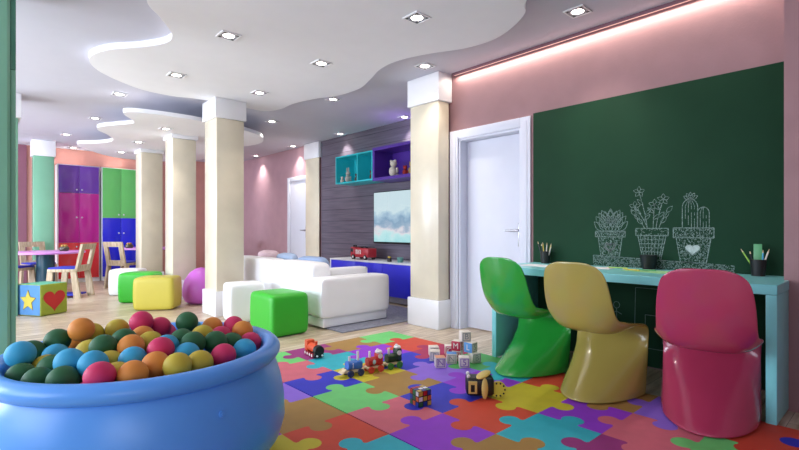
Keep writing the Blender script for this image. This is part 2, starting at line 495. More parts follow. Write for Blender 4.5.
def pot(bm, c, hw_r, z_r0, z_r1, hw_t, hw_b, z_b, dense, grid=False):
    ribbon(bm, [(c - hw_r, z_r0), (c + hw_r, z_r0), (c + hw_r, z_r1), (c - hw_r, z_r1), (c - hw_r, z_r0)], 0.008)
    ribbon(bm, [(c - hw_t, z_r0), (c - hw_b, z_b), (c + hw_b, z_b), (c + hw_t, z_r0)], 0.008)
    def ins(y, z):
        t = (z - z_b) / (z_r0 - z_b)
        return abs(y - c) < hw_b + (hw_t - hw_b) * t - 0.006
    if grid:
        for k in range(1, 6):
            z = z_b + (z_r0 - z_b) * k / 6; t = k / 6; h = hw_b + (hw_t - hw_b) * t
            ribbon(bm, [(c - h, z), (c + h, z)], 0.005)
        for k in range(-3, 4):
            ribbon(bm, [(c + k * hw_b / 3.6, z_b), (c + k * hw_t / 3.6, z_r0)], 0.005)
    speck(bm, ins, c - hw_t, c + hw_t, z_b, z_r0, dense)
    speck(bm, lambda y, z: True, c - hw_r, c + hw_r, z_r0, z_r1, dense // 2)
def heart2(c, z, s):
    return [(c + s * 0.9 * math.sin(t) ** 3, z + s * 0.8 * (0.8125 * math.cos(t) - 0.3125 * math.cos(2 * t) - 0.125 * math.cos(3 * t) - 0.0625 * math.cos(4 * t))) for t in [2 * PI * k / 24 for k in range(25)]]
def leaf(c, z, ang, L, wd, n=8):
    pts = []
    for s in (1, -1):
        seq = range(n + 1) if s == 1 else range(n, -1, -1)
        for k in seq:
            u = k / n; off = s * wd * math.sin(PI * u) * (1 - 0.25 * u)
            x = u * L; y = off
            pts.append((c - (x * math.sin(ang) + y * math.cos(ang)) * -1 * 1.0, z + x * math.cos(ang) - y * math.sin(ang)))
    return pts
bm = bmesh.new()
pot(bm, 1.625, 0.118, 0.985, 1.03, 0.095, 0.072, 0.825, 420)
ribbon(bm, heart2(1.628, 0.905, 0.045), 0.009)
for row, (n, zb, L, wd) in enumerate(((7, 1.03, 0.105, 0.028), (6, 1.06, 0.115, 0.028), (5, 1.09, 0.105, 0.027), (3, 1.11, 0.10, 0.025))):
    for k in range(n):
        f = (k / (n - 1) - 0.5) * 2
        ribbon(bm, leaf(1.62 + f * (0.06 - row * 0.012), zb, f * (0.75 - row * 0.08), L, wd), 0.006)
ob('succulent_drawing', bm, M_chalk, cb, False)['label'] = 'chalk drawing of a succulent in a heart pot'
bm = bmesh.new()
pot(bm, 1.315, 0.113, 0.998, 1.052, 0.098, 0.062, 0.815, 130, True)
for (a, h, lean, fl) in ((0.03, 0.30, 0.06, 1), (0.03, 0.18, 0.09, 1), (-0.01, 0.19, -0.01, 2), (-0.03, 0.23, -0.05, 2), (-0.05, 0.13, -0.06, 0), (0.05, 0.11, 0.07, 0)):
    st = [(1.315 + a + lean * (k / 6) ** 1.3, 1.052 + h * 0.93 * k / 6) for k in range(7)]
    ribbon(bm, st, 0.006, 0.08)
    e = st[-1]
    if fl:
        for k in range(5): ribbon(bm, leaf(e[0], e[1], k * 2 * PI / 5, 0.042, 0.014, 5), 0.004)
    if fl == 2 or fl == 1:
        for u in (0.35, 0.6): ribbon(bm, leaf(1.315 + a + lean * u ** 1.3, 1.052 + h * u, 0.8 if u > 0.5 else -0.8, 0.06, 0.012, 5), 0.004)
    if not fl:
        for u in (0.3, 0.6, 0.9): ribbon(bm, leaf(1.315 + a + lean * u ** 1.3, 1.052 + h * u, -0.7 if lean < 0 else 0.7, 0.06, 0.016, 5), 0.004)
ob('flower_pot_drawing', bm, M_chalk, cb, False)['label'] = 'chalk drawing of tall flowers in a checked pot'
bm = bmesh.new()
pot(bm, 1.042, 0.126, 0.985, 1.055, 0.108, 0.080, 0.81, 520)
ribbon(bm, heart2(1.045, 0.90, 0.05), 0.010)
bmh = heart2(1.045, 0.90, 0.045)
speck(bm, lambda y, z: (abs(y - 1.045) < 0.035 and abs(z - 0.905) < 0.03), 1.0, 1.09, 0.86, 0.95, 140)
def cactus(cx, z0, h, r, nrib):
    out = [(cx - r, z0)] + [(cx - r * math.cos(t), z0 + h - r * 1.2 + r * 1.2 * math.sin(t)) for t in [PI * k / 14 for k in range(15)]] + [(cx + r, z0)]
    ribbon(bm, out, 0.006, 0.06)
    for k in range(1, nrib):
        f = k / nrib * 2 - 1
        ribbon(bm, [(cx + f * r, z0), (cx + f * r * 1.0, z0 + h * 0.75), (cx + f * r * 0.4, z0 + h * 0.97)], 0.004, 0.25)
cactus(1.062, 1.055, 0.205, 0.048, 5)
cactus(0.980, 1.055, 0.145, 0.036, 4)
for k in range(5): ribbon(bm, leaf(1.058, 1.258, (k - 2) * 0.55, 0.05, 0.014, 5), 0.005)
ob('cactus_drawing', bm, M_chalk, cb, False)['label'] = 'chalk drawing of a cactus in a heart pot'
bm = bmesh.new()
ribbon(bm, [(0.80, 0.80), (1.76, 0.835), (1.76, 0.77)], 0.006, 0.15)
speck(bm, lambda y, z: z < 0.80 + (y - 0.8) * 0.036, 0.80, 1.76, 0.75, 0.835, 1500, 0.008)
ob('shelf_drawing', bm, M_chalk, cb, False)['label'] = 'speckled chalk shelf drawn under the pots'
M_chalk3 = mat('bright_chalk', '#b9c6c2', 0.9, 0.2, 60)
bm = bmesh.new(); ribbon(bm, heart2(1.628, 0.905, 0.045), 0.016)
ob('heart_drawing', bm, M_chalk3, cb, False)['label'] = 'bold chalk heart outline on the succulent pot'
bm = bmesh.new(); prism(bm, heart2(1.045, 0.905, 0.050)[:-1], CXD - 0.0002, BX + 0.001, ax='x')
ob('heart_drawing', bm, M_chalk3, cb, False)['label'] = 'filled chalk heart on the cactus pot'
M_chalk2 = mat('faint_chalk', '#6e8580', 0.9, 0.2, 40)
bm = bmesh.new()
c0, z0 = 1.573, 0.35
ribbon(bm, [(c0 + 0.024 * math.cos(k * PI / 6), z0 + 0.10 + 0.026 * math.sin(k * PI / 6)) for k in range(13)], 0.005)
ribbon(bm, [(c0, z0 + 0.075), (c0, z0)], 0.005); ribbon(bm, [(c0 - 0.04, z0 + 0.03), (c0, z0 + 0.05), (c0 + 0.04, z0 + 0.03)], 0.005)
ribbon(bm, [(c0 - 0.035, z0 - 0.08), (c0, z0), (c0 + 0.03, z0 - 0.08)], 0.005)
ob('stick_figure_drawing', bm, M_chalk2, cb, False)['label'] = 'faint chalk stick figure under the desk'
bm = bmesh.new()
ribbon(bm, [(1.44, 0.12), (1.43, 0.60), (1.20, 0.60)], 0.005); ribbon(bm, [(1.36, 0.2), (1.36, 0.40), (1.24, 0.40), (1.24, 0.2)], 0.005); ribbon(bm, [(1.44, 0.15), (1.2, 0.15)], 0.005)
ob('house_drawing', bm, M_chalk2, cb, False)['label'] = 'faint chalk house under the desk'

# ================================================================ DESK
dk = thing('desk', 'long aqua desk with panel legs under the chalkboard', 'desk')
DZ = 0.750
bm = bmesh.new()
prism(bm, [(3.118, 0.476), (3.468, 0.476), (3.468, 0.503), (BX - 0.003, 0.503), (BX - 0.003, 2.305), (3.118, 2.305)], DZ - 0.055, DZ)
bmesh.ops.bevel(bm, geom=[e for e in bm.edges], offset=0.003, segments=1, affect='EDGES')
ob('desk_top', bm, M_desk, dk)
ob('leg', bx(3.120, 3.466, 0.478, 0.526, 0.012, DZ - 0.0555, 0.003), M_desk, dk)
ob('leg', bx(3.120, BX - 0.004, 2.262, 2.303, 0.012, DZ - 0.0555, 0.003), M_desk, dk)

# ================================================================ PUZZLE MATS
TX = [0.369, 0.764, 1.16, 1.556, 1.951, 2.346, 2.741, 3.136]     # column edges; index -1 .. 6
TY = [3.58 - 0.3605 * k for k in range(12)]
PAL = {'lime': '#6fcf74', 'plum': '#98287c', 'tan': '#a8813f', 'pink': '#d4697a', 'cyan': '#27b4c4', 'purple': '#9430d0', 'red': '#d2452c', 'lavender': '#8f68dc', 'blue': '#2b2fc0', 'yellow': '#cdc02c', 'magenta': '#ac2459', 'green': '#4fae5c'}
WORD = {'tan': 'tan brown', 'lime': 'lime green', 'plum': 'plum purple'}
CELL = {  # row -> colours of columns -1..5
 0: ['red', 'cyan', 'tan', 'lime', 'plum', 'tan', 'lime'],
 1: ['blue', 'pink', 'red', 'pink', 'cyan', 'purple', 'red'],
 2: ['lime', 'yellow', 'lavender', 'blue', 'yellow', 'blue', 'magenta'],
 3: ['tan', 'purple', 'tan', 'lime', 'tan', 'lavender', 'green'],
 4: ['cyan', 'yellow', 'red', 'pink', 'blue', 'purple', 'cyan'],
 5: ['pink', 'lime', 'cyan', 'purple', 'red', 'yellow', 'red'],
 6: ['blue', 'plum', 'tan', 'tan', 'cyan', 'purple', 'tan'],
 7: ['yellow', 'red', 'lavender', 'green', 'plum', 'pink', 'lavender'],
 8: ['purple', 'cyan', 'lime', 'blue', 'yellow', 'lime', 'red'],
 9: ['red', 'tan', 'pink', 'red', 'cyan', 'plum', 'blue'],
 10: ['lime', 'blue', 'yellow', 'purple', 'tan', 'lavender', 'yellow'],
}
VR = {(0 + 1, 4): 1, (5, 5): 1, (4, 6): 1, (3, 6): 1}
HD = {(2, 2): 1, (2, 4): 1, (1, 4): 1, (4, 6): 1}
def edge_pts(a, b, sgn, flat):
    """points from a to b (a included, b left out) with a round tongue bulging to the left (sgn +1) or right"""
    a = Vector(a); b = Vector(b)
    if flat: return [a]
    d = b - a; L = d.length; t = d / L; n = Vector((-t.y, t.x)) * sgn
    L0 = 0.37
    r = 0.060; h = 0.050
    out = [a]
    ctr = a + t * (L / 2) + n * h
    a0 = math.asin(0.55)
    out.append(a + t * (L / 2 - 0.062))
    out.append(a + t * (L / 2 - 0.050) + n * 0.006)
    st = PI + 0.62; en = -0.62
    for k in range(13):
        th = st + (en - st) * k / 12
        out.append(ctr + t * (r * math.cos(th)) + n * (r * 0.92 * math.sin(th)))
    out.append(a + t * (L / 2 + 0.050) + n * 0.006)
    out.append(a + t * (L / 2 + 0.062))
    return out
def tile_outline(i, j, imin, imax, jmin, jmax):
    x0, x1 = TX[i + 1], TX[i + 2]; y1, y0 = TY[j], TY[j + 1]      # y1 far, y0 near
    g = 0.0012
    pts = []
    # far edge: left -> right ; shared with (i, j-1); canonical direction left->right, left normal = +y (far)
    def H(jj, ii):   # edge between rows jj-1 and jj at column ii; bulge up (+y) unless HD
        return -1 if HD.get((ii, jj)) else 1
    def V(ii, jj):   # edge between columns ii-1 and ii; bulge left (-x) unless VR
        return 1 if VR.get((ii, jj)) else -1
    far = edge_pts((x0, y1), (x1, y1), H(j, i), j == jmin)
    right = edge_pts((x1, y0), (x1, y1), -V(i + 1, j), i == imax)     # canonical direction near->far, left normal = -x
    near = edge_pts((x0, y0), (x1, y0), H(j + 1, i), j == jmax)
    left = edge_pts((x0, y0), (x0, y1), -V(i, j), i == imin)
    pts = far + [Vector((x1, y1))] + right[1:][::-1] + [Vector((x1, y0))] + near[1:][::-1] + [Vector((x0, y0))] + left[1:]
    return [(p.x, p.y) for p in pts]
TCOL = {k: mat('foam_' + k, v, 0.62, 0.05, 10, 0.12, 300) for k, v in PAL.items()}
def puzzle_mat(label, imin, imax, jmin, jmax, dx):
    t = thing('puzzle_mat', label, 'play mat', group=None)
    for j in range(jmin, jmax + 1):
        for i in range(imin, imax + 1):
            c = CELL[j][i + 1]
            out = tile_outline(i, j, imin, imax, jmin, jmax)
            out = [(p[0] + dx, p[1]) for p in out]
            bm = bmesh.new()
            a = [bm.verts.new((p[0], p[1], 0.0005)) for p in out]
            b = [bm.verts.new((p[0], p[1], 0.0115)) for p in out]
            n = len(out)
            bm.faces.new(b); bm.faces.new(a[::-1])
            for k in range(n):
                q = (k + 1) % n
                bm.faces.new((a[k], a[q], b[q], b[k]))
            bmesh.ops.triangulate(bm, faces=[f for f in bm.faces if len(f.verts) > 4])
            o = ob('foam_tile', bm, TCOL[c], t, False)
            o['label'] = WORD.get(c, c) + ' foam tile'
    return t
puzzle_mat('multicoloured foam puzzle mat under the chairs and toys, right of the dark seam', 2, 5, 0, 9, 0.0)
puzzle_mat('multicoloured foam puzzle mat under the blue ball pool, left of the dark seam', -1, 1, 1, 8, -0.008)

# ================================================================ PANTON-LIKE CHAIRS
def s_chair(label, loc, rz, m):
    t = thing('cantilever_chair', label, 'chair', loc, rz, 'moulded plastic chairs at the aqua desk')
    # f (forward), z, half width, side offset forward, side offset up
    S = [(-.290, .850, .150, .018, -.030), (-.287, .835, .178, .020, -.026), (-.280, .79, .200, .026, -.010), (-.264, .70, .216, .034, 0), (-.244, .60, .224, .044, 0),
         (-.222, .52, .226, .055, .008), (-.195, .455, .234, .070, .040), (-.145, .412, .246, .055, .085), (-.06, .398, .252, .0, .082), (.04, .405, .252, -.005, .066),
         (.13, .428, .246, -.005, .028), (.195, .435, .252, -.005, .010), (.235, .425, .252, 0, 0), (.252, .395, .250, 0, 0), (.245, .355, .248, .010, 0),
         (.210, .300, .246, .040, 0), (.140, .235, .244, .105, 0), (.035, .165, .243, .205, 0), (-.080, .095, .244, .310, 0), (-.170, .040, .246, .390, 0), (-.225, .010, .242, .445, 0), (-.235, .0, .244, .455, 0)]
    S = [(f, z * 0.98, wd * 0.955, ef, ez) for f, z, wd, ef, ez in S]
    nv = 24
    bm = bmesh.new(); grid = []
    for (f, z, wd, ef, ez) in S:
        row = []
        for k in range(nv + 1):
            v = k / nv * 2 - 1; a = v * PI / 2
            u = 1 - math.cos(a)
            row.append(bm.verts.new((f + ef * u, wd * math.sin(a) if abs(ef) > .09 else wd * (0.35 * math.sin(a) + 0.65 * v), z + ez * u * u)))
        grid.append(row)
    for A, B in zip(grid, grid[1:]):
        for k in range(nv): bm.faces.new((A[k], A[k + 1], B[k + 1], B[k]))
    o = ob('shell', bm, m, t)
    md = o.modifiers.new('solid', 'SOLIDIFY'); md.thickness = 0.012; md.offset = 0
    md = o.modifiers.new('sub', 'SUBSURF'); md.levels = 2; md.render_levels = 2
    return t
s_chair('green moulded plastic chair, the one closest to the door', (2.985, 1.925, 0.0185), R(-5), mat('green_plastic', '#289c38', 0.22, 0.02, 4, coat=0.5))
s_chair('mustard yellow moulded plastic chair in the middle', (2.895, 1.358, 0.0185), R(-1), mat('mustard_plastic', '#a7964c', 0.22, 0.02, 4, coat=0.5))
s_chair('crimson pink moulded plastic chair, nearest to the desk end', (2.905, 0.742, 0.0185), R(11), mat('crimson_plastic', '#b23a5c', 0.22, 0.02, 4, coat=0.5))

# ================================================================ BALL POOL
PX, PY = 0.554, 2.2035
pool = thing('ball_pool', 'large round blue plastic ball pool filled with coloured balls', 'ball pool', (PX, PY, 0.012))
pool.scale = (1.037, 1.037, 1.0)
M_pool = mat('blue_vinyl', '#5aa2f2', 0.32, 0.05, 3, 0.05, 12)
prof = [(0.0, 0.03), (0.30, 0.025), (0.36, 0.0), (0.42, 0.02), (0.485, 0.07), (0.530, 0.13), (0.549, 0.20), (0.546, 0.29), (0.532, 0.37), (0.514, 0.430), (0.503, 0.458)]
inner = [(0.446, 0.45), (0.450, 0.30), (0.44, 0.12), (0.0, 0.12)]
bm = bmesh.new(); lathe(bm, prof + [(0.494, 0.470)] + inner, 96)
ob('tub', bm, M_pool, pool, True, 60)
bm = bmesh.new()
ring = [(0.493 + 0.036 * math.cos(2 * PI * k / 20), 0.500 + 0.036 * math.sin(2 * PI * k / 20)) for k in range(20)]
lathe(bm, ring, 96, close=True)
ob('rim', bm, M_pool, pool, True, 60)
bm = bmesh.new()
va = 4.905; vx, vy = math.cos(va), math.sin(va)
cyl(bm, (vx * 0.524, vy * 0.524, 0.368), (vx * 0.538, vy * 0.538, 0.372), 0.014, 0.011, 18)
cyl(bm, (vx * 0.538, vy * 0.538, 0.372), (vx * 0.542, vy * 0.542, 0.373), 0.006, 0.006, 12)
ob('valve', bm, M_pool, pool)
BALLS = [('g',0.177,2.395,0.545),('g',0.131,2.185,0.506),('y',0.21,2.244,0.511),('g',0.265,2.424,0.575),('o',0.343,2.381,0.617),('o',0.34,2.546,0.526),('b',0.25,2.331,0.53),('b',0.261,2.065,0.56),('b',0.322,1.989,0.556),('y',0.393,2.458,0.577),('g',0.381,2.146,0.579),('g',0.464,2.197,0.583),('o',0.468,2.099,0.574),('y',0.486,2.429,0.587),('p',0.653,2.387,0.581),('p',0.72,2.537,0.521),('o',0.546,2.25,0.574),('y',0.551,2.151,0.567),('b',0.588,2.06,0.561),('g',0.666,2.119,0.566),('g',0.754,2.323,0.602),('b',0.8,2.389,0.547),('b',0.449,1.987,0.549),('p',0.543,1.974,0.573),('o',0.502,1.891,0.54),('y',0.387,2.06,0.531),('y',0.382,1.921,0.518),('o',0.414,1.83,0.536),('p',0.319,1.852,0.545),('g',0.231,1.981,0.52),('g',0.17,2.064,0.51),('g',0.219,2.148,0.528),('y',0.347,2.233,0.549),('y',0.553,1.807,0.543),('b',0.63,1.94,0.544),('b',0.134,2.257,0.573),('p',0.568,2.361,0.622),('o',0.872,2.319,0.562),('y',0.768,2.159,0.562),('p',0.965,2.286,0.56),('o',0.968,2.189,0.55),('p',0.96,2.084,0.513),('g',0.864,2.068,0.528),('p',0.861,2.183,0.54),('p',0.762,1.906,0.524),('y',0.646,1.845,0.528),('b',0.881,1.972,0.514),('g',0.777,2.031,0.554),('g',0.68,2.021,0.567),('p',0.294,1.913,0.47),('g',0.294,2.093,0.47),('g',0.714,1.973,0.47),('y',0.264,2.183,0.44),('g',0.324,2.003,0.44),('p',0.384,1.853,0.44),('p',0.444,1.943,0.44),('o',0.504,1.824,0.44),('g',0.594,1.883,0.44),('g',0.714,1.853,0.44),('y',0.804,1.943,0.44),('o',0.174,2.063,0.41),('b',0.174,2.213,0.41),('o',0.234,1.973,0.41),('y',0.894,2.003,0.41)]
BCOL = {'g': ('dark green', mat('ball_green', '#1f5e33', 0.62, 0.04)), 'y': ('yellow', mat('ball_yellow', '#c2ac32', 0.62, 0.04)), 'o': ('orange', mat('ball_orange', '#dd8a35', 0.62, 0.04)), 'b': ('light blue', mat('ball_blue', '#35a4cc', 0.62, 0.04)), 'p': ('crimson pink', mat('ball_pink', '#d02a5e', 0.62, 0.04))}
bymesh = {}
for k in BCOL:
    bm = bmesh.new(); ball(bm, (0, 0, 0), 0.0495, seg=28)
    o = ob('ball', bm, BCOL[k][1]); bymesh[k] = o
used = {}
for k in 'gyobp':
    lst = sorted([b for b in BALLS if b[0] == k], key=lambda b: view_x(b[1], b[2]))
    for n, (c, x, y, z) in enumerate(lst):
        o = bymesh[k] if n == 0 else bymesh[k].copy()
        if n: COL.objects.link(o)
        o.location = (x, y, z)
        place = 'at the far rim' if y > PY + 0.18 else ('at the near rim' if y < PY - 0.18 else 'in the middle')
        tag(o, '%s %s ball from the left, %s of the blue pool' % (ORD[n], BCOL[k][0], place), 'ball', 'plastic balls in the ball pool')

# ================================================================ SOFA
sofa = thing('sofa', 'white leather sofa seen from behind with a broad arm', 'sofa', (2.66, 4.09, 0))
SL = 2.4
ob('base', bx(0.03, 0.90, 0.03, SL - 0.03, 0.02, 0.115, 0.012), M_leather, sofa)
bm = bmesh.new(); superbox(bm, (0.46, 0.125, 0.325), (0.92, 0.25, 0.42), 16, 18, 0.012)
ob('arm', bm, M_leather, sofa)
bm = bmesh.new(); superbox(bm, (0.46, SL - 0.125, 0.325), (0.92, 0.25, 0.42), 9, 12, 0.012)
ob('arm', bm, M_leather, sofa)
for k, (a, b) in enumerate(((0.22, 1.155), (1.157, SL + 0.04))):
    bm = bmesh.new(); superbox(bm, (0.14, (a + b) / 2, 0.40), (0.27, b - a, 0.565), 9, 18, 0.008)
    ob('backrest', bm, M_leather, sofa)
for a, b in ((0.25, 1.0), (1.0, SL - 0.25)):
    bm = bmesh.new(); superbox(bm, (0.59, (a + b) / 2, 0.27), (0.62, b - a, 0.30), 8, 10, 0.02)
    ob('seat_cushion', bm, M_leather, sofa)
def cushion(label, loc, rz, tilt, s, m):
    bm = bmesh.new()
    superbox(bm, (0, 0, 0), s, 4.5, 12)
    o = ob('cushion', bm, m); o.location = loc; o.rotation_euler = (0, R(tilt), R(rz))
    return tag(o, label, 'cushion', 'cushions on the white sofa')
cushion('pale pink cushion peeping over the sofa back', (3.05, 6.00, 0.595), 3, -14, (0.13, 0.46, 0.33), mat('pale_pink_fabric', '#e2c6cc', 0.85, 0.04, 20, 0.3, 200))
cushion('light blue cushion over the sofa back beside the pale pink one', (3.05, 5.49, 0.585), -3, -14, (0.13, 0.48, 0.31), mat('light_blue_fabric', '#a8bcd8', 0.85, 0.04, 20, 0.3, 200))
cushion('dusty blue cushion behind the sofa back nearest the white arm', (3.05, 4.88, 0.575), 3, -14, (0.13, 0.58, 0.29), mat('dusty_blue_fabric', '#8fa3c4', 0.85, 0.04, 20, 0.3, 200))
bm = bmesh.new(); superbox(bm, (0, 0, 0), (0.54, 0.14, 0.17), 9, 12)
o = ob('cushion', bm, M_leather); o.location = (3.215, 4.435, 0.525); o.rotation_euler = (0, 0, 0)
tag(o, 'white box cushion standing on the sofa seat behind the arm', 'cushion', 'cushions on the white sofa')
rg = ob('rug', bx(2.75, 4.25, 3.86, 6.3, 0.0005, 0.014, 0.004), M_rug)
tag(rg, 'grey pile rug under the white sofa and blue console', 'rug')

# ================================================================ OTTOMANS
def ottoman(label, loc, rz, s, m):
    t = thing('ottoman', label, 'ottoman', loc, rz, 'cube ottomans')
    bm = bmesh.new(); superbox(bm, (0, 0, 0.004 + s[2] / 2), s, 13, 16, 0.03)
    ob('body', bm, m, t)
    ob('plinth', bx(-s[0] / 2 + 0.05, s[0] / 2 - 0.05, -s[1] / 2 + 0.05, s[1] / 2 - 0.05, 0, 0.03), M_black, t, False)
    return t
M_lg = mat('green_leather', '#31b227', 0.42, 0.02, 5, 0.1, 160)
M_ly = mat('yellow_leather', '#cbbd48', 0.42, 0.02, 5, 0.1, 160)
ottoman('bright green cube ottoman in front of the white sofa', (2.305, 4.345, 0), R(0), (0.40, 0.50, 0.41), M_lg)
ottoman('white cube ottoman between the green one and the pillar', (2.315, 5.20, 0), R(-10), (0.39, 0.36, 0.43), M_leather)
ottoman('yellow cube ottoman in front of the magenta bean bag', (1.82, 6.74, 0), R(-35), (0.49, 0.36, 0.42), M_ly)
ottoman('green cube ottoman half hidden behind the yellow one', (1.815, 7.57, 0), R(-35), (0.48, 0.36, 0.42), M_lg)
ottoman('white cube ottoman at the far end, beyond the green one', (1.86, 8.52, 0), R(-35), (0.45, 0.36, 0.41), M_leather)
bb = thing('bean_bag', 'magenta bean bag between two cream pillars', 'bean bag', (2.41, 6.83, 0))
bm = bmesh.new()
lathe(bm, [(0, 0.004), (0.16, 0.004), (0.215, 0.04), (0.245, 0.12), (0.245, 0.22), (0.215, 0.34), (0.15, 0.44), (0.07, 0.495), (0, 0.51)], 40)
ob('sack', bm, mat('magenta_vinyl', '#c966cb', 0.35, 0.03), bb, True, 70)

# heart and star cube
def flat_shape(bm, pts, h): prism(bm, pts, -0.0005, h, ax='y')
cu = thing('soft_play_cube', 'soft play cube with yellow star on blue and red heart on lime', 'play cube', (0.601, 7.018, 0), R(32))
SZ = 0.385
bm = bmesh.new(); box(bm, 0, 0.345, 0, SZ, 0.004, SZ, 0.02, 3)
me_m = [mat('lime_felt', '#98a636', 0.8, 0.04, 20, 0.3, 200), mat('sky_felt', '#5489c0', 0.8, 0.04, 20, 0.3, 200), mat('mint_felt', '#6fc9a6', 0.8, 0.04, 20, 0.3, 200)]
bmesh.ops.recalc_face_normals(bm, faces=bm.faces[:])
for f in bm.faces:
    n = f.normal
    f.material_index = 1 if n.x < -0.8 else (2 if n.z > 0.8 else 0)
ob('body', bm, me_m, cu)
hp = [(0.172 + p[0] , p[1]) for p in heart2(0, 0.175, 0.135)]
hp = [(0.172 + 0.135 * math.sin(t) ** 3, 0.19 + 0.12 * (0.8125 * math.cos(t) - 0.3125 * math.cos(2 * t) - 0.125 * math.cos(3 * t) - 0.0625 * math.cos(4 * t)) * 1.15) for t in [2 * PI * k / 32 for k in range(32)]]
bm = bmesh.new(); prism(bm, hp, -0.005, 0.002, ax='y')
ob('heart', bm, mat('red_felt', '#c02a2e', 0.8, 0.04), cu, False)['label'] = 'red heart patch'
sp = []
for k in range(10):
    rr = 0.125 if k % 2 == 0 else 0.058
    sp.append((SZ / 2 + rr * math.sin(k * PI / 5), 0.185 + rr * math.cos(k * PI / 5)))
bm = bmesh.new(); prism(bm, [(SZ / 2 + (p[0] - SZ / 2) * 1.1, 0.185 + (p[1] - 0.185) * 1.1) for p in sp], -0.003, 0.002, ax='x')
ob('star_border', bm, mat('brown_felt', '#7a6a3a', 0.8, 0.04), cu, False)
bm = bmesh.new(); prism(bm, sp, -0.006, 0.002, ax='x')
ob('star', bm, mat('yellow_felt', '#c9b84a', 0.8, 0.04), cu, False)['label'] = 'yellow star patch'

# ================================================================ CUPBOARDS
def knob(parent, x, y, z):
    bm = bmesh.new()
    cyl(bm, (x, y, z), (x, y - 0.018, z), 0.007, seg=10); ball(bm, (x, y - 0.026, z), 0.016, seg=12)
    ob('knob', bm, M_white, parent)
def cupboard(label, x0, x1, doors):
    y0 = 11.2
    t = thing('cupboard', label, 'cupboard')
    bm = bmesh.new()
    box(bm, x0, x1, y0 + 0.022, BY - 0.035, 0.0, 2.335)
    ob('carcass', bm, M_white, t, False)
    mid = (x0 + x1) / 2
    for (z0, z1, m, kz) in doors:
        for a, b, s in ((x0 + 0.018, mid - 0.002, 1), (mid + 0.002, x1 - 0.018, -1)):
            d = ob('door', bx(a, b, y0, y0 + 0.0215, z0 + 0.002, z1 - 0.002, 0.002), m[0], t)
            d['label'] = m[1]
            knob(d, mid - s * 0.045, y0, kz)
    return t
def gl(n, c): return mat(n, c, 0.12, 0.02, 4, coat=0.4)
cupboard('tall cupboard with purple, magenta and red doors', 1.225, 1.93, (
    (1.775, 2.32, (gl('violet_gloss', '#7a48b8'), 'violet door'), 1.84),
    (0.79, 1.775, (gl('magenta_gloss', '#cc2a9c'), 'magenta door'), 1.29),
    (0.08, 0.79, (gl('red_gloss', '#f03840'), 'red door'), 0.71)))
cupboard('tall cupboard with green and blue doors beside the purple one', 1.96, 2.66, (
    (1.29, 2.32, (gl('leaf_gloss', '#74d674'), 'green door'), 1.36),
    (0.08, 1.29, (gl('cobalt_gloss', '#2a2ee0'), 'blue door'), 0.975)))

# ================================================================ CHILDREN'S TABLES AND CHAIRS
M_tt = mat('lilac_laminate', '#d894dc', 0.35, 0.03)
M_tb = mat('petrol_lacquer', '#1d4a5c', 0.3, 0.05)
def round_table(label, x, y):
    t = thing('play_table', label, 'table', (x, y, 0), 0, 'round lilac play tables')
    bm = bmesh.new(); lathe(bm, [(0, 0.655), (0.54, 0.655), (0.55, 0.662), (0.55, 0.683), (0.54, 0.69), (0, 0.69)], 56)
    ob('table_top', bm, M_tt, t)
    bm = bmesh.new(); lathe(bm, [(0, 0), (0.125, 0), (0.125, 0.654), (0, 0.654)], 36)
    ob('pedestal', bm, M_tb, t)
    return t
round_table('round lilac play table on a petrol pedestal behind the star cube', 0.89, 9.60)
round_table('round lilac play table behind the farthest cream pillar', 2.66, 10.35)
M_seat = mat('cobalt_fabric', '#2c36b4', 0.7, 0.05, 20)
def kid_chair(label, loc, rz, first=None):
    if first: return dup(first, loc, rz, label)
    t = thing('wooden_chair', label, 'chair', loc, rz, 'wooden chairs around the play tables')
    # backrest slants behind, at local -x; opening cut out of it
    bm = bmesh.new()
    def slab(y0, y1, z0, z1):
        def xx(z): return -0.17 - (z - 0.40) * 0.22
        for_pts = [(xx(z0), z0), (xx(z0) - 0.035, z0), (xx(z1) - 0.035, z1), (xx(z1), z1)]
        prism(bm, for_pts, y0, y1, ax='y')
    slab(-0.19, -0.11, 0.40, 0.83); slab(0.11, 0.19, 0.40, 0.83); slab(-0.11, 0.11, 0.40, 0.50); slab(-0.11, 0.11, 0.74, 0.83)
    ob('backrest', bm, M_wood, t, False)
    bm = bmesh.new(); box(bm, -0.19, 0.21, -0.19, 0.19, 0.445, 0.47, 0.010)
    ob('seat_cushion', bm, M_seat, t)['label'] = 'cobalt blue seat cushion'
    ob('seat', bx(-0.20, 0.21, -0.20, 0.20, 0.40, 0.4445, 0.003), M_wood, t)
    for sx in (0, 1):
        for sy in (-1, 1):
            bm = bmesh.new()
            x0, x1, xb0, xb1 = ((-0.20, -0.12, -0.27, -0.17), (0.13, 0.21, 0.16, 0.25))[sx]
            prism(bm, [(xb0, 0), (xb1, 0), (x1, 0.3995), (x0, 0.3995)], sy * 0.20 - (0.035 if sy > 0 else 0), sy * 0.20 + (0.035 if sy < 0 else 0), ax='y')
            ob('leg', bm, M_wood, t, False)
    ob('stretcher', bx(-0.16, 0.16, -0.16, 0.16, 0.035, 0.06, 0.004), M_seat, t)
    return t
kc = kid_chair('pale wooden chair in profile, back to the red cupboard, at the near table', (1.12, 8.83, 0), R(143))
kid_chair('pale wooden chair behind the near lilac table, facing the viewer', (0.86, 10.35, 0), R(-75), kc)
kid_chair('pale wooden chair left of the petrol pedestal, half behind the green pillar', (0.47, 9.60, 0), R(-42), kc)
kid_chair('pale wooden chair with its back to us at the far table', (2.06, 9.72, 0), R(38), kc)
kid_chair('pale wooden chair by the far pink wall, seen over the sofa', (3.95, 9.75, 0), R(200), kc)
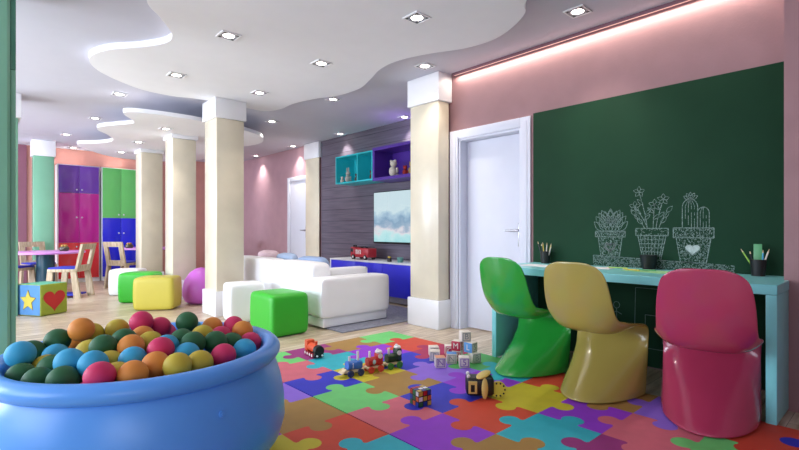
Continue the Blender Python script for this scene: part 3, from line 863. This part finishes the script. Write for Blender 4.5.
def pot_toy(label, x, y, z, m):
    t = thing('pencil_pot', label, 'pot', (x, y, z), 0, 'small pots on the play tables')
    bm = bmesh.new(); lathe(bm, [(0, 0), (0.055, 0), (0.075, 0.03), (0.07, 0.06), (0.05, 0.075), (0, 0.07)], 20)
    ob('bowl', bm, m, t)
    bm = bmesh.new()
    for k in range(5):
        a = k * 1.3; ball(bm, (0.028 * math.cos(a), 0.028 * math.sin(a), 0.085), 0.022, seg=10)
    ob('contents', bm, mat('amber_beads', '#b98a3a', 0.4, 0.1), t)
pot_toy('small dark bowl of toys on the near lilac table', 1.13, 9.52, 0.6905, mat('dark_glaze', '#4a4438', 0.3, 0.1))
pot_toy('small dark bowl of toys on the far lilac table', 2.24, 10.20, 0.6905, mat('dark_glaze', '#4a4438', 0.3, 0.1))

# ================================================================ TV WALL
tv = thing('television', 'flat television showing a misty blue landscape', 'television', (AX - 0.022, 5.10, 1.235))
ob('bezel', bx(-0.05, 0, -0.72, 0.72, -0.41, 0.41, 0.006), M_black, tv)
ob('screen', bx(-0.0512, -0.049, -0.705, 0.705, -0.380, 0.396), M_screen, tv, False)['label'] = 'lit screen with a pale blue tree and lake scene'
con = thing('media_console', 'low media console with white top and cobalt doors', 'console', (0, 0, 0.0145))
CXF = 4.33
M_cob = mat('cobalt_lacquer', '#3838ea', 0.35, 0.03)
bm = bmesh.new()
box(bm, CXF + 0.02, AX - 0.025, 3.82, 6.40, 0.09, 0.545)
ob('carcass', bm, M_white, con, False)
ob('top', bx(CXF - 0.005, AX - 0.022, 3.80, 6.43, 0.5455, 0.568, 0.003), M_white, con)
ob('side_panel', bx(CXF - 0.003, AX - 0.022, 6.40, 6.43, 0.0, 0.545, 0.003), M_white, con)
for k in range(4):
    a = 3.82 + k * 0.645
    ob('door', bx(CXF, CXF + 0.0195, a + 0.002, a + 0.643, 0.092, 0.544, 0.003), M_cob, con)['label'] = 'cobalt blue door'
ob('plinth', bx(CXF + 0.06, AX - 0.03, 3.84, 6.39, 0.0, 0.0895), mat('grey_plinth', '#a5a6b2', 0.6), con, False)

def wall_box(name, label, m, y0, y1, z0, z1, divs, th):
    t = thing(name, label, 'wall shelf')
    xf, xb = 4.42, AX - 0.022
    bm = bmesh.new()
    box(bm, xf, xb, y0, y1, z0, z0 + th); box(bm, xf, xb, y0, y1, z1 - th, z1)
    box(bm, xf, xb, y0, y0 + th, z0 + th, z1 - th); box(bm, xf, xb, y1 - th, y1, z0 + th, z1 - th)
    ob('frame', bm, m, t, False)
    ob('back_panel', bx(xb - 0.012, xb - 0.0005, y0 + th, y1 - th, z0 + th, z1 - th), m, t, False)
    for d in divs: ob('divider', bx(xf + 0.002, xb - 0.0125, d - th / 2, d + th / 2, z0 + th, z1 - th), m, t, False)
    return t
wall_box('wall_shelf', 'turquoise box shelf on the grey cladding', M_turq, 5.445, 6.40, 1.79, 2.235, (5.82,), 0.02)
wall_box('wall_shelf', 'purple box shelf beside the turquoise one', M_purple, 4.55, 5.440, 1.77, 2.262, (), 0.045)

def figure(label, loc, s, m, kind):
    t = thing('soft_toy', label, 'toy', loc, R(100), 'toys on the wall shelves')
    bm = bmesh.new()
    ball(bm, (0, 0, 0.40 * s), (0.30 * s, 0.32 * s, 0.40 * s))
    ob('body', bm, m, t)
    bm = bmesh.new(); ball(bm, (0, -0.05 * s, 0.98 * s), (0.26 * s, 0.26 * s, 0.25 * s))
    ball(bm, (0, -0.28 * s, 0.93 * s), 0.08 * s)
    ob('head', bm, m, t)
    for sx in (-1, 1):
        bm = bmesh.new()
        if kind == 'rabbit': ball(bm, (sx * 0.12 * s, 0, 1.38 * s), (0.07 * s, 0.05 * s, 0.26 * s))
        else: ball(bm, (sx * 0.20 * s, 0, 1.18 * s), 0.09 * s)
        ob('ear', bm, m, t)
        bm = bmesh.new(); ball(bm, (sx * 0.22 * s, -0.22 * s, 0.14 * s), (0.11 * s, 0.2 * s, 0.13 * s))
        ob('foot', bm, m, t)
        bm = bmesh.new(); ball(bm, (sx * 0.32 * s, -0.08 * s, 0.5 * s), (0.09 * s, 0.12 * s, 0.22 * s))
        ob('arm', bm, m, t)
    return t
M_gw = mat('grey_plush', '#c4bcb4', 0.9, 0.08, 30)
M_cr = mat('cream_plush', '#d8cfc0', 0.9, 0.08, 30)
M_br = mat('brown_plush', '#5a4030', 0.9, 0.1, 30)
M_rd = mat('red_plush', '#a8302e', 0.9, 0.08, 30)
figure('tall pale grey rabbit toy in the turquoise shelf', (4.50, 6.17, 1.8105), 0.150, M_gw, 'rabbit')
figure('small cream toy beside the tall grey rabbit', (4.49, 6.32, 1.8105), 0.085, M_cr, 'bear')
figure('small brown toy by the turquoise shelf divider', (4.50, 5.94, 1.8105), 0.10, M_br, 'bear')
figure('dark brown toy in the narrow turquoise compartment', (4.50, 5.56, 1.8105), 0.11, M_br, 'bear')
figure('white plush toy at the centre of the purple shelf', (4.55, 5.12, 1.8155), 0.20, M_cr, 'bear')
figure('red plush toy beside the white one in the purple shelf', (4.58, 4.90, 1.8155), 0.12, M_rd, 'bear')
figure('tan plush toy at the right of the purple shelf', (4.56, 4.74, 1.8155), 0.15, mat('tan_plush', '#a88a58', 0.9, 0.1, 30), 'bear')

# toy fire engine on the console
ctop = 0.0145 + 0.5685
fe = thing('toy_fire_engine', 'red toy fire engine with white markings on the console', 'toy', (4.50, 5.76, ctop), R(0)); fe.scale = (0.85, 0.85, 0.85)
M_tr = mat('toy_red', '#c02a38', 0.35, 0.05)
bm = bmesh.new(); box(bm, -0.10, 0.10, -0.26, 0.14, 0.045, 0.21, 0.015); ob('body', bm, M_tr, fe)
bm = bmesh.new(); box(bm, -0.10, 0.10, 0.142, 0.27, 0.045, 0.225, 0.02); ob('cab', bm, M_tr, fe)
ob('windscreen', bx(-0.104, 0.09, 0.18, 0.255, 0.135, 0.20, 0.004), M_black, fe)
M_tw = mat('toy_white', '#f0ece8', 0.4)
bm = bmesh.new()
for k, (a, b, c, d) in enumerate(((0.08, 0.10, 0.10, 0.18), (0.045, 0.065, 0.10, 0.18), (0.065, 0.08, 0.165, 0.18), (-0.005, 0.015, 0.10, 0.18), (0.015, 0.03, 0.135, 0.148), (-0.05, -0.03, 0.10, 0.18), (-0.03, -0.015, 0.165, 0.18))):
    box(bm, -0.103, -0.099, a, b, c, d)
ob('marking', bm, M_tw, fe, False)['label'] = 'white lettering on the red side'
for sy in (-0.17, 0.18):
    for sx in (-1, 1):
        bm = bmesh.new(); cyl(bm, (sx * 0.075, sy, 0.045), (sx * 0.108, sy, 0.045), 0.045, seg=20); cyl(bm, (sx * 0.108, sy, 0.045), (sx * 0.111, sy, 0.045), 0.022, seg=14, mi=1)
        ob('wheel', bm, [M_black, M_tw], fe)
bm = bmesh.new()
for sx in (-0.05, 0.05): box(bm, sx - 0.008, sx + 0.008, -0.25, 0.12, 0.222, 0.236)
for k in range(7): box(bm, -0.05, 0.05, -0.24 + k * 0.055, -0.23 + k * 0.055, 0.224, 0.234)
box(bm, -0.02, 0.02, -0.12, -0.09, 0.21, 0.224); box(bm, -0.02, 0.02, 0.02, 0.05, 0.21, 0.224)
ob('ladder', bm, M_black, fe, False)
for k in range(2):
    bm = bmesh.new(); cyl(bm, (-0.04, 0.17 + k * 0.06, 0.225), (-0.04, 0.17 + k * 0.06, 0.26), 0.018, seg=12); ob('beacon', bm, M_black, fe)
bn = thing('toy_binoculars', 'small yellow and black toy binoculars on the console', 'toy', (4.45, 5.09, ctop), R(60))
for sx in (-1, 1):
    bm = bmesh.new(); cyl(bm, (sx * 0.032, 0, 0.001), (sx * 0.032, 0, 0.055), 0.029, 0.024, 18); cyl(bm, (sx * 0.032, 0, 0.055), (sx * 0.032, 0, 0.075), 0.018, seg=14, mi=1)
    ob('barrel', bm, [M_black, mat('toy_yellow', '#d2b23a', 0.4)], bn)
ob('bridge', bx(-0.02, 0.02, -0.012, 0.012, 0.02, 0.045, 0.003), mat('toy_yellow', '#d2b23a', 0.4), bn)
o = thing('toy_cup', 'small sea green toy cup at the pillar end of the console', 'toy', (4.45, 4.86, ctop))
bm = bmesh.new(); lathe(bm, [(0, 0), (0.035, 0), (0.045, 0.07), (0.040, 0.07), (0.03, 0.008), (0, 0.008)], 20); ob('cup', bm, mat('sea_green', '#6fa8a0', 0.4), o)
bm = bmesh.new()
for k in range(9):
    a = -PI / 2 + PI * k / 8; b_ = -PI / 2 + PI * (k + 1) / 8
    if k < 8: cyl(bm, (0.038 + 0.022 * math.cos(a), 0, 0.035 + 0.022 * math.sin(a)), (0.038 + 0.022 * math.cos(b_), 0, 0.035 + 0.022 * math.sin(b_)), 0.005, seg=8)
ob('handle', bm, mat('sea_green', '#6fa8a0', 0.4), o)

# ================================================================ DESK ITEMS
def pencil(label, base, tip, m, r=0.0045):
    """pencil as one thing: shaft, wood cone, lead"""
    t = thing('pencil', label, 'pencil', base, 0, 'pencils on the desk')
    d = Vector(tip) - Vector(base)
    bm = bmesh.new(); cyl(bm, (0, 0, 0), d * 0.88, r, seg=6); ob('shaft', bm, m, t, False)
    bm = bmesh.new(); cyl(bm, d * 0.88, d, r, 0.0008, seg=6); ob('point', bm, M_toywood, t, False)
    return t
def mesh_cup(label, loc, r0, r1, h, name='pencil_cup'):
    t = thing(name, label, 'pencil cup', loc)
    bm = bmesh.new(); lathe(bm, [(0, 0), (r0, 0), (r1, h), (r1 - 0.003, h), (r0 - 0.003, 0.004), (0, 0.004)], 28)
    ob('cup', bm, M_black, t)
    return t
PR = {k: mat('pencil_' + k, v, 0.4, 0.02) for k, v in {'cyan': '#58b8e0', 'white': '#e4dcd0', 'lime': '#9cc850', 'dark': '#23232a', 'yellow': '#d8c050', 'red': '#c04030', 'green': '#4fb070'}.items()}
cx, cy = 3.665, 0.655
mesh_cup('black mesh pencil cup holding a green ruler near the desk end', (cx, cy, DZ), 0.036, 0.044, 0.105)
pencil('pale cyan pencil in the cup with the ruler', (cx + 0.0, cy - 0.020, DZ + 0.006), (cx + 0.005, cy - 0.024, DZ + 0.165), PR['cyan'])
pencil('whitish pencil leaning right in the cup with the ruler', (cx - 0.012, cy - 0.008, DZ + 0.006), (cx - 0.01, cy - 0.058, DZ + 0.172), PR['white'])
pencil('lime pencil leaning far left in the cup with the ruler', (cx, cy + 0.0, DZ + 0.006), (cx - 0.01, cy + 0.088, DZ + 0.168), PR['lime'])
pencil('dark pencil in the cup with the ruler', (cx + 0.01, cy + 0.022, DZ + 0.006), (cx + 0.012, cy + 0.045, DZ + 0.155), PR['dark'])
rl = ob('ruler', bx(-0.0015, 0.0015, -0.022, 0.022, 0, 0.195, 0.001), mat('ruler_green', '#4f9c62', 0.4)); rl.location = (cx + 0.012, cy + 0.004, DZ + 0.006)
tag(rl, 'broad green ruler standing in the black cup', 'ruler')
cx, cy = 3.69, 2.155
mesh_cup('black pencil cup beside the white door', (cx, cy, DZ), 0.036, 0.044, 0.105)
for k, (c, dx, dy, h) in enumerate((('dark', 0.0, 0.075, 0.19), ('yellow', -0.01, 0.02, 0.185), ('white', 0.0, -0.015, 0.18), ('yellow', 0.01, -0.05, 0.175), ('dark', 0.01, 0.045, 0.17), ('white', -0.015, -0.065, 0.16))):
    nm = ['dark pencil leaning furthest left', 'short yellow pencil at the middle', 'whitish pencil at the middle', 'yellow pencil leaning right', 'dark pencil standing nearly upright', 'whitish pencil leaning furthest right'][k]
    pencil(nm + ' in the cup beside the door', (cx + dx * 0.3, cy + dy * 0.25, DZ + 0.006), (cx + dx, cy + dy, DZ + h), PR[c])
dp = thing('plant_pot', 'small matte black pot on the desk below the checked pot drawing', 'pot', (3.70, 1.315, DZ))
bm = bmesh.new(); lathe(bm, [(0, 0), (0.043, 0), (0.060, 0.105), (0.056, 0.105), (0.040, 0.006), (0, 0.006)], 28)
ob('pot', bm, M_black, dp)
def sheet(label, x, y, rz, sx, sy, m, ):
    o = ob('paper_sheet', bx(-sx / 2, sx / 2, -sy / 2, sy / 2, 0, 0.0012), m, None, False); o.location = (x, y, DZ + 0.0006); o.rotation_euler = (0, 0, R(rz))
    return tag(o, label, 'paper', 'papers on the desk')
sheet('white drawing sheet on the desk below the succulent drawing', 3.52, 1.66, 8, 0.21, 0.30, mat('paper_white', '#eef2f4', 0.8))
sheet('pale green drawing sheet on the desk behind the pink chair', 3.50, 1.24, -12, 0.21, 0.30, mat('paper_green', '#a8dfa0', 0.8))
sheet('pale grey drawing sheet on the desk near the ruler cup', 3.40, 0.80, 14, 0.18, 0.24, mat('paper_grey', '#b8d8dc', 0.8))
sheet('white drawing sheet on the desk at the door end', 3.40, 2.05, -6, 0.21, 0.28, mat('paper_white', '#eef2f4', 0.8))
for k, (c, x, y, a, nm) in enumerate((('yellow', 3.46, 1.36, 70, 'yellow pencil lying on the pale green sheet'), ('green', 3.53, 1.28, 95, 'green pencil lying on the pale green sheet'), ('lime', 3.60, 1.50, 100, 'lime pencil lying on the bare desk top'))):
    dx, dy = math.cos(R(a)) * 0.15, math.sin(R(a)) * 0.15
    pencil(nm, (x, y - dy / 2, DZ + 0.0065), (x + dx, y + dy / 2, DZ + 0.0065), PR[c])

# ================================================================ TOYS ON THE MAT
MZ = 0.0118
def letter_mesh(ch, size):
    c = bpy.data.curves.new('letter', 'FONT'); c.body = ch; c.size = size; c.align_x = 'CENTER'; c.align_y = 'CENTER'; c.extrude = 0.0012
    o = bpy.data.objects.new('letter', c); COL.objects.link(o)
    bpy.context.view_layer.update()
    me = bpy.data.meshes.new_from_object(o.evaluated_get(bpy.context.evaluated_depsgraph_get()))
    bpy.data.objects.remove(o)
    return me
M_blk = mat('painted_beech', '#e6ddd0', 0.5, 0.04, 20)
BM = {'lilac': mat('block_lilac', '#8a62a8', 0.5), 'red': mat('block_red', '#c02a44', 0.5), 'blue': mat('block_blue', '#5a9ad8', 0.5), 'pink': mat('block_pink', '#b02060', 0.5), 'grey': mat('block_grey', '#9a9a98', 0.5), 'orange': mat('block_orange', '#e09a7a', 0.5)}
LET = {}
BS = 0.078
def block(label, x, y, z, rz, ch, lc, face='white', top=None, side=None, tilt=0.0, ch2=None):
    t = thing('letter_block', label, 'toy block', (x, y, z), R(rz), 'wooden letter blocks')
    h = BS / 2
    bm = bmesh.new(); box(bm, -h, h, -h, h, 0, BS, 0.005)
    bmesh.ops.recalc_face_normals(bm, faces=bm.faces[:])
    for f in bm.faces:
        n = f.normal
        if n.y < -0.9 and face != 'white': f.material_index = 1
        if n.z > 0.9 and top: f.material_index = 2
        if n.x < -0.9 and side: f.material_index = 3
    ob('body', bm, [M_blk, BM.get(face, M_blk), BM.get(top, M_blk), BM.get(side, M_blk)], t)
    bm = bmesh.new()
    for (a, b, c, d) in ((-h + .008, h - .008, .008, .013), (-h + .008, h - .008, BS - .013, BS - .008), (-h + .008, -h + .013, .013, BS - .013), (h - .013, h - .008, .013, BS - .013)):
        box(bm, a, b, -h - 0.001, -h + 0.001, c, d)
    ob('border', bm, M_blk if face != 'white' else BM[lc], t, False)
    if ch not in LET: LET[ch] = letter_mesh(ch, 0.062)
    me = LET[ch].copy(); me.materials.clear(); me.materials.append(M_blk if face != 'white' else BM[lc])
    o = bpy.data.objects.new('letter', me); COL.objects.link(o); o.parent = t
    o.location = (0, -h - 0.0006, h); o.rotation_euler = (R(90), 0, 0)
    if ch2:
        if ch2 not in LET: LET[ch2] = letter_mesh(ch2, 0.062)
        me = LET[ch2].copy(); me.materials.clear(); me.materials.append(M_blk if side else BM[lc])
        o = bpy.data.objects.new('letter', me); COL.objects.link(o); o.parent = t
        o.location = (-h - 0.0006, 0, h); o.rotation_euler = (R(90), 0, R(-90))
    if tilt: t.rotation_euler = (0, R(tilt), R(rz))
    return t
block('white letter block N with orange top, front left of the pile', 2.600, 2.395, MZ, -38, 'N', 'lilac', top='orange')
block('white letter block N with blue top, front middle of the pile', 2.742, 2.405, MZ, -46, 'N', 'grey', top='blue')
block('white letter block 5, front right of the pile', 2.735, 2.275, MZ, -44, '5', 'lilac')
block('white letter block at the left end of the pile', 2.700, 2.543, MZ, -50, 'E', 'grey')
block('white letter block standing behind the left end block', 2.795, 2.645, MZ, -36, 'A', 'grey')
block('crimson letter block O behind the front row', 2.915, 2.578, MZ, -40, 'O', 'red', face='pink')
block('plain white letter block on the mat under the red edged one', 2.835, 2.425, MZ, -60, 'H', 'red')
block('letter block with red frame resting on the middle of the pile', 2.835, 2.425, MZ + BS + 0.0005, 20, 'K', 'red', side='red', ch2='M')
block('white letter block on the mat at the right end of the pile', 2.890, 2.300, MZ, -20, 'B', 'grey')
block('letter block with a blue side on top of the right end block', 2.872, 2.322, MZ + BS + 0.0005, 5, 'S', 'grey', side='blue', ch2='L')
block('topmost white letter block of the pile', 2.862, 2.372, MZ + 2 * BS + 0.001, -30, 'B', 'grey')

# puzzle cube
pc = thing('puzzle_cube', 'small black puzzle cube with coloured stickers on the pink tile', 'puzzle cube', (1.957, 1.958, MZ), R(-10))
h = 0.046
ob('body', bx(-h, h, -h, h, 0, 2 * h, 0.004), M_black, pc)
SC = [mat('sticker_%d' % k, c, 0.35, 0.02) for k, c in enumerate(('#b81e26', '#e6e4ea', '#d2622a', '#c8a838', '#1f3f9c', '#1f6a3f'))]
bm = bmesh.new()
rr = random.Random(5)
st = 2 * h / 3
fix = {('y', 0, 2): 3, ('y', 1, 2): 0, ('y', 2, 2): 4, ('y', 0, 1): 1, ('y', 1, 1): 3, ('y', 2, 1): 2, ('y', 0, 0): 5, ('y', 1, 0): 4, ('y', 2, 0): 3, ('x', 0, 2): 1}
for ax_ in 'xyzX':
    for a in range(3):
        for b in range(3):
            p0, p1 = -h + a * st + 0.003, -h + (a + 1) * st - 0.003
            q0, q1 = b * st + 0.003, (b + 1) * st - 0.003
            mi = fix.get((ax_, a, b), rr.randrange(6))
            if ax_ == 'y': box(bm, p0, p1, -h - 0.0008, -h + 0.0008, q0, q1, mi=mi)
            elif ax_ == 'x': box(bm, -h - 0.0008, -h + 0.0008, p0, p1, q0, q1, mi=mi)
            elif ax_ == 'X': box(bm, h - 0.0008, h + 0.0008, p0, p1, q0, q1, mi=mi)
            else: box(bm, p0, p1, q0 - h, q1 - h, 2 * h - 0.0008, 2 * h + 0.0008, mi=mi)
ob('stickers', bm, SC, pc, False)['label'] = 'red, white, orange, yellow, blue and green stickers'

# wooden bee toy
M_by = mat('bee_yellow', '#dcc06a', 0.45, 0.05)
be = thing('bee_toy', 'black and yellow wooden bee pull toy lying on the mat', 'toy', (2.325, 1.810, MZ), R(-46))
bm = bmesh.new(); box(bm, -0.085, 0.085, -0.055, 0.055, 0.012, 0.125, 0.022, 3)
ob('body', bm, M_black, be)
bm = bmesh.new()
for (a, b, c, d) in ((-0.072, -0.020, 0.084, 0.106), (-0.072, -0.058, 0.030, 0.084), (-0.034, -0.020, 0.030, 0.084), (-0.058, -0.034, 0.030, 0.040)):
    box(bm, a, b, -0.0595, -0.050, c, d, 0.002)
ob('face_panel', bm, M_by, be)['label'] = 'yellow square face frame'
bm = bmesh.new(); ball(bm, (0.025, -0.066, 0.066), (0.020, 0.012, 0.064), seg=20)
ob('wing', bm, M_by, be)
bm = bmesh.new(); ball(bm, (0.025, 0.0, 0.132), (0.034, 0.098, 0.013), seg=20, M=Matrix.Rotation(R(-25), 3, 'Z'))
ob('wing', bm, M_by, be)
for sy in (-0.03, 0.035):
    bm = bmesh.new(); ball(bm, (-0.070, sy, 0.128), 0.012, seg=10); ob('eye', bm, M_tw, be)
bm = bmesh.new(); cyl(bm, (0.112, -0.030, 0.050), (0.112, -0.016, 0.050), 0.049, seg=26)
cyl(bm, (0.080, -0.006, 0.050), (0.112, -0.006, 0.050), 0.007, seg=8); cyl(bm, (0.112, -0.016, 0.050), (0.112, -0.0, 0.050), 0.010, seg=8)
ob('wheel', bm, mat('wheel_yellow', '#d8cc4a', 0.45), be)
bm = bmesh.new()
for k in range(10):
    a = 2 * PI * k / 10; cyl(bm, (0.112 + 0.039 * math.cos(a), -0.032, 0.050 + 0.039 * math.sin(a)), (0.112 + 0.039 * math.cos(a), -0.0295, 0.050 + 0.039 * math.sin(a)), 0.006, seg=8)
ob('wheel_dots', bm, M_black, be, False)

# wooden train of three wagons
tr = thing('wooden_train', 'wooden toy train of blue, red and green wagons on the yellow tile', 'toy train', (1.972, 2.672, MZ), math.atan2(-0.063, 0.419))
TC = {k: mat('train_' + k, v, 0.4, 0.04) for k, v in {'blue': '#3f7ad2', 'red': '#c42c28', 'green': '#1f3a1e', 'navy': '#2a3a6a', 'rwheel': '#d8483a', 'gwheel': '#3f8a3a'}.items()}
for k, (bc, wc) in enumerate((('blue', 'navy'), ('red', 'rwheel'), ('green', 'gwheel'))):
    ox = k * 0.165
    bm = bmesh.new(); box(bm, ox - 0.045, ox + 0.095, -0.032, 0.032, 0.028, 0.044, 0.004)
    if k == 0: prism(bm, [(-0.045, 0.030), (-0.085, 0.030), (-0.045, 0.056)], -0.03, 0.03, ax='y')
    else: cyl(bm, (ox - 0.072, 0, 0.036), (ox - 0.044, 0, 0.036), 0.005, seg=8)
    wg = ob('wagon', bm, M_toywood, tr)
    wg['label'] = ['leading blue wagon', 'middle red wagon', 'last dark green wagon'][k]
    bm = bmesh.new()
    cyl(bm, (ox - 0.03, 0, 0.075), (ox + 0.045, 0, 0.075), 0.032, seg=22)
    if k: box(bm, ox + 0.045, ox + 0.088, -0.032, 0.032, 0.045, 0.128 + 0.012 * (k - 1), 0.008)
    else: box(bm, ox + 0.03, ox + 0.085, -0.032, 0.032, 0.045, 0.100, 0.012)
    ob('boiler', bm, TC[bc], wg)
    bm = bmesh.new(); cyl(bm, (ox - 0.01, 0, 0.100), (ox - 0.01, 0, 0.150 if k else 0.135), 0.009, seg=12)
    ob('chimney', bm, M_tw, wg)
    if k == 0:
        bm = bmesh.new(); cyl(bm, (ox + 0.058, 0, 0.095), (ox + 0.058, 0, 0.165), 0.009, seg=12)
        ob('chimney', bm, M_tw, wg)
    if k:
        bm = bmesh.new(); ball(bm, (ox + 0.066, 0, 0.137 + 0.012 * (k - 1)), (0.026, 0.030, 0.014)); ball(bm, (ox + 0.058, 0, 0.150 + 0.012 * (k - 1)), 0.011)
        cyl(bm, (ox + 0.062, -0.031, 0.112), (ox + 0.062, -0.036, 0.112), 0.018, seg=16)
        ob('roof', bm, M_tw, wg)
    else:
        bm = bmesh.new()
        for q in range(3): ball(bm, (ox + 0.005, -0.030, 0.062 + q * 0.013), 0.005, seg=8)
        ob('buttons', bm, M_tw, wg)
    if k == 1:
        bm = bmesh.new(); ball(bm, (ox + 0.012, -0.031, 0.075), (0.014, 0.005, 0.018)); ob('emblem', bm, mat('train_aqua', '#a8c8c8', 0.4), wg)
    for wx in (-0.018, 0.062):
        for sy in (-1, 1):
            bm = bmesh.new(); cyl(bm, (ox + wx, sy * 0.033, 0.024), (ox + wx, sy * 0.046, 0.024), 0.024, seg=20)
            cyl(bm, (ox + wx, sy * 0.046, 0.024), (ox + wx, sy * 0.049, 0.024), 0.008, seg=10)
            ob('wheel', bm, TC[wc], wg)

# orange locomotive
lo = thing('toy_locomotive', 'orange and black toy locomotive at the far left of the mat', 'toy', (2.06, 3.29, MZ), R(-98)); lo.scale = (0.80, 0.80, 0.80)
M_or = mat('loco_orange', '#e2582e', 0.4, 0.05)
bm = bmesh.new(); cyl(bm, (-0.12, 0, 0.085), (0.085, 0, 0.085), 0.042, seg=24); ob('boiler', bm, M_or, lo)
bm = bmesh.new(); box(bm, -0.145, -0.075, -0.045, 0.045, 0.04, 0.150, 0.012); ob('cab', bm, M_or, lo)
bm = bmesh.new(); cyl(bm, (0.086, 0, 0.078), (0.135, 0, 0.078), 0.054, 0.050, 26); box(bm, 0.086, 0.125, -0.05, 0.05, 0.012, 0.05, 0.006); ob('smokebox', bm, M_black, lo)
bm = bmesh.new(); cyl(bm, (0.05, 0, 0.12), (0.05, 0, 0.16), 0.013, 0.017, 14); ob('chimney', bm, M_or, lo)
bm = bmesh.new(); box(bm, -0.14, 0.085, -0.036, 0.036, 0.024, 0.044); ob('chassis', bm, M_black, lo, False)
for wx in (-0.11, -0.055, 0.0, 0.055):
    for sy in (-1, 1):
        bm = bmesh.new(); cyl(bm, (wx, sy * 0.037, 0.024), (wx, sy * 0.050, 0.024), 0.024, seg=18); cyl(bm, (wx, sy * 0.05, 0.024), (wx, sy * 0.053, 0.024), 0.014, seg=12, mi=1)
        ob('wheel', bm, [mat('loco_red', '#a02a3a', 0.4), M_tw], lo)
bm = bmesh.new(); cyl(bm, (0.135, -0.028, 0.032), (0.142, -0.028, 0.032), 0.010, seg=12); cyl(bm, (0.135, 0.028, 0.032), (0.142, 0.028, 0.032), 0.010, seg=12)
ob('buffers', bm, M_tw, lo)

# ================================================================ DOWNLIGHTS
proto = None
def downlight(x, y, z, label, power, tilt=0):
    global proto
    if proto is None:
        t = thing('downlight', label, 'ceiling light', (x, y, z), 0, 'square recessed downlights')
        bm = bmesh.new()
        h, r = 0.078, 0.045
        sq = []; ci = []
        n = 32
        for k in range(n):
            a = 2 * PI * k / n + PI / 4
            c, s = math.cos(a), math.sin(a); q = max(abs(c), abs(s))
            sq.append((h * c / q, h * s / q)); ci.append((r * c, r * s))
        for zz in (0.0, -0.006):
            pass
        A = [bm.verts.new((p[0], p[1], -0.0005)) for p in sq]; B = [bm.verts.new((p[0], p[1], -0.006)) for p in sq]
        Cc = [bm.verts.new((p[0], p[1], -0.006)) for p in ci]; D = [bm.verts.new((p[0], p[1], -0.0005)) for p in ci]
        for k in range(n):
            q = (k + 1) % n
            for P_, Q_ in ((A, B), (B, Cc), (Cc, D)): bm.faces.new((P_[k], P_[q], Q_[q], Q_[k]))
        ob('trim_frame', bm, mat('lamp_trim', '#a9a9b2', 0.4, 0.01), t)
        bm = bmesh.new()
        for a0, a1, b0, b1 in ((-h, h, -h, -h + 0.010), (-h, h, h - 0.010, h), (-h, -h + 0.010, -h + 0.010, h - 0.010), (h - 0.010, h, -h + 0.010, h - 0.010)): box(bm, a0 - 0.001, a1 + 0.001, b0, b1, -0.009, -0.0005)
        ob('outer_rim', bm, M_white, t, False)
        for k in range(4):
            bm = bmesh.new()
            a = PI / 4 + k * PI / 2
            cx_, cy_ = 0.074 * math.cos(a), 0.074 * math.sin(a)
            box(bm, cx_ - 0.009, cx_ + 0.009, cy_ - 0.009, cy_ + 0.009, -0.0075, -0.0055)
            ob('corner_vent', bm, M_black, t, False)
        bm = bmesh.new(); lathe(bm, [(0, -0.0065), (0.02, -0.006), (0.0445, -0.003), (0.0445, -0.0006), (0, -0.0006)], 28)
        ob('lens', bm, M_lampglow, t)
        proto = t
    else:
        t = dup(proto, (x, y, z), 0, label)
    l = bpy.data.lights.new('downlight_lamp', 'SPOT'); l.energy = power; l.spot_size = R(95); l.spot_blend = 0.8; l.color = (1.0, 0.93, 0.85); l.shadow_soft_size = 0.04
    o = bpy.data.objects.new('downlight_lamp', l); COL.objects.link(o); o.location = (0, 0, -0.012); o.rotation_euler = (0, R(tilt), 0); o.parent = t
    return t
ZA, ZM, ZB = 2.632, CZ, 2.45
for x, y, s in ((2.46, 2.50, 'near edge of the near ceiling cloud'), (1.55, 3.77, 'left of the near cloud, nearer one'), (2.46, 3.80, 'right of the near cloud, second from its near edge'), (1.55, 5.09, 'left of the near cloud, beside the wavy tip'), (2.46, 5.10, 'right of the near cloud, closest to the first pillar')):
    downlight(x, y, ZA, 'square downlight on the ' + s, 9)
for x, y, s in ((3.37, 1.70, 'above the aqua desk'), (3.36, 3.30, 'above the white door pillar'), (3.36, 4.92, 'beyond the near cloud, level with the television'), (3.36, 6.55, 'beyond the near cloud and past the sofa'), (1.32, 6.48, 'left of the far cloud, nearest one'), (1.34, 8.12, 'left of the far cloud, middle one'), (1.20, 9.85, 'left of the far cloud, above the purple cupboard')):
    downlight(x, y, ZM, 'square downlight in the flat ceiling ' + s, 9)
for x, y, s in ((4.66, 6.61, 'above the turquoise shelf'), (4.66, 8.21, 'above the far door'), (4.66, 9.83, 'washing the far pink wall'), (4.66, 4.99, 'above the purple shelf')):
    downlight(x, y, ZM, 'square downlight close to the wall ' + s, 26)
for x, y, s in ((1.99, 7.0, 'nearest'), (1.97, 8.35, 'middle'), (1.99, 9.64, 'farthest')):
    downlight(x, y, ZB, s + ' of three square downlights under the far ceiling cloud', 9)
for x in (1.50, 2.30):
    downlight(x, 11.33, ZM, 'square downlight close above the ' + ('purple' if x < 2 else 'green') + ' cupboard', 10)
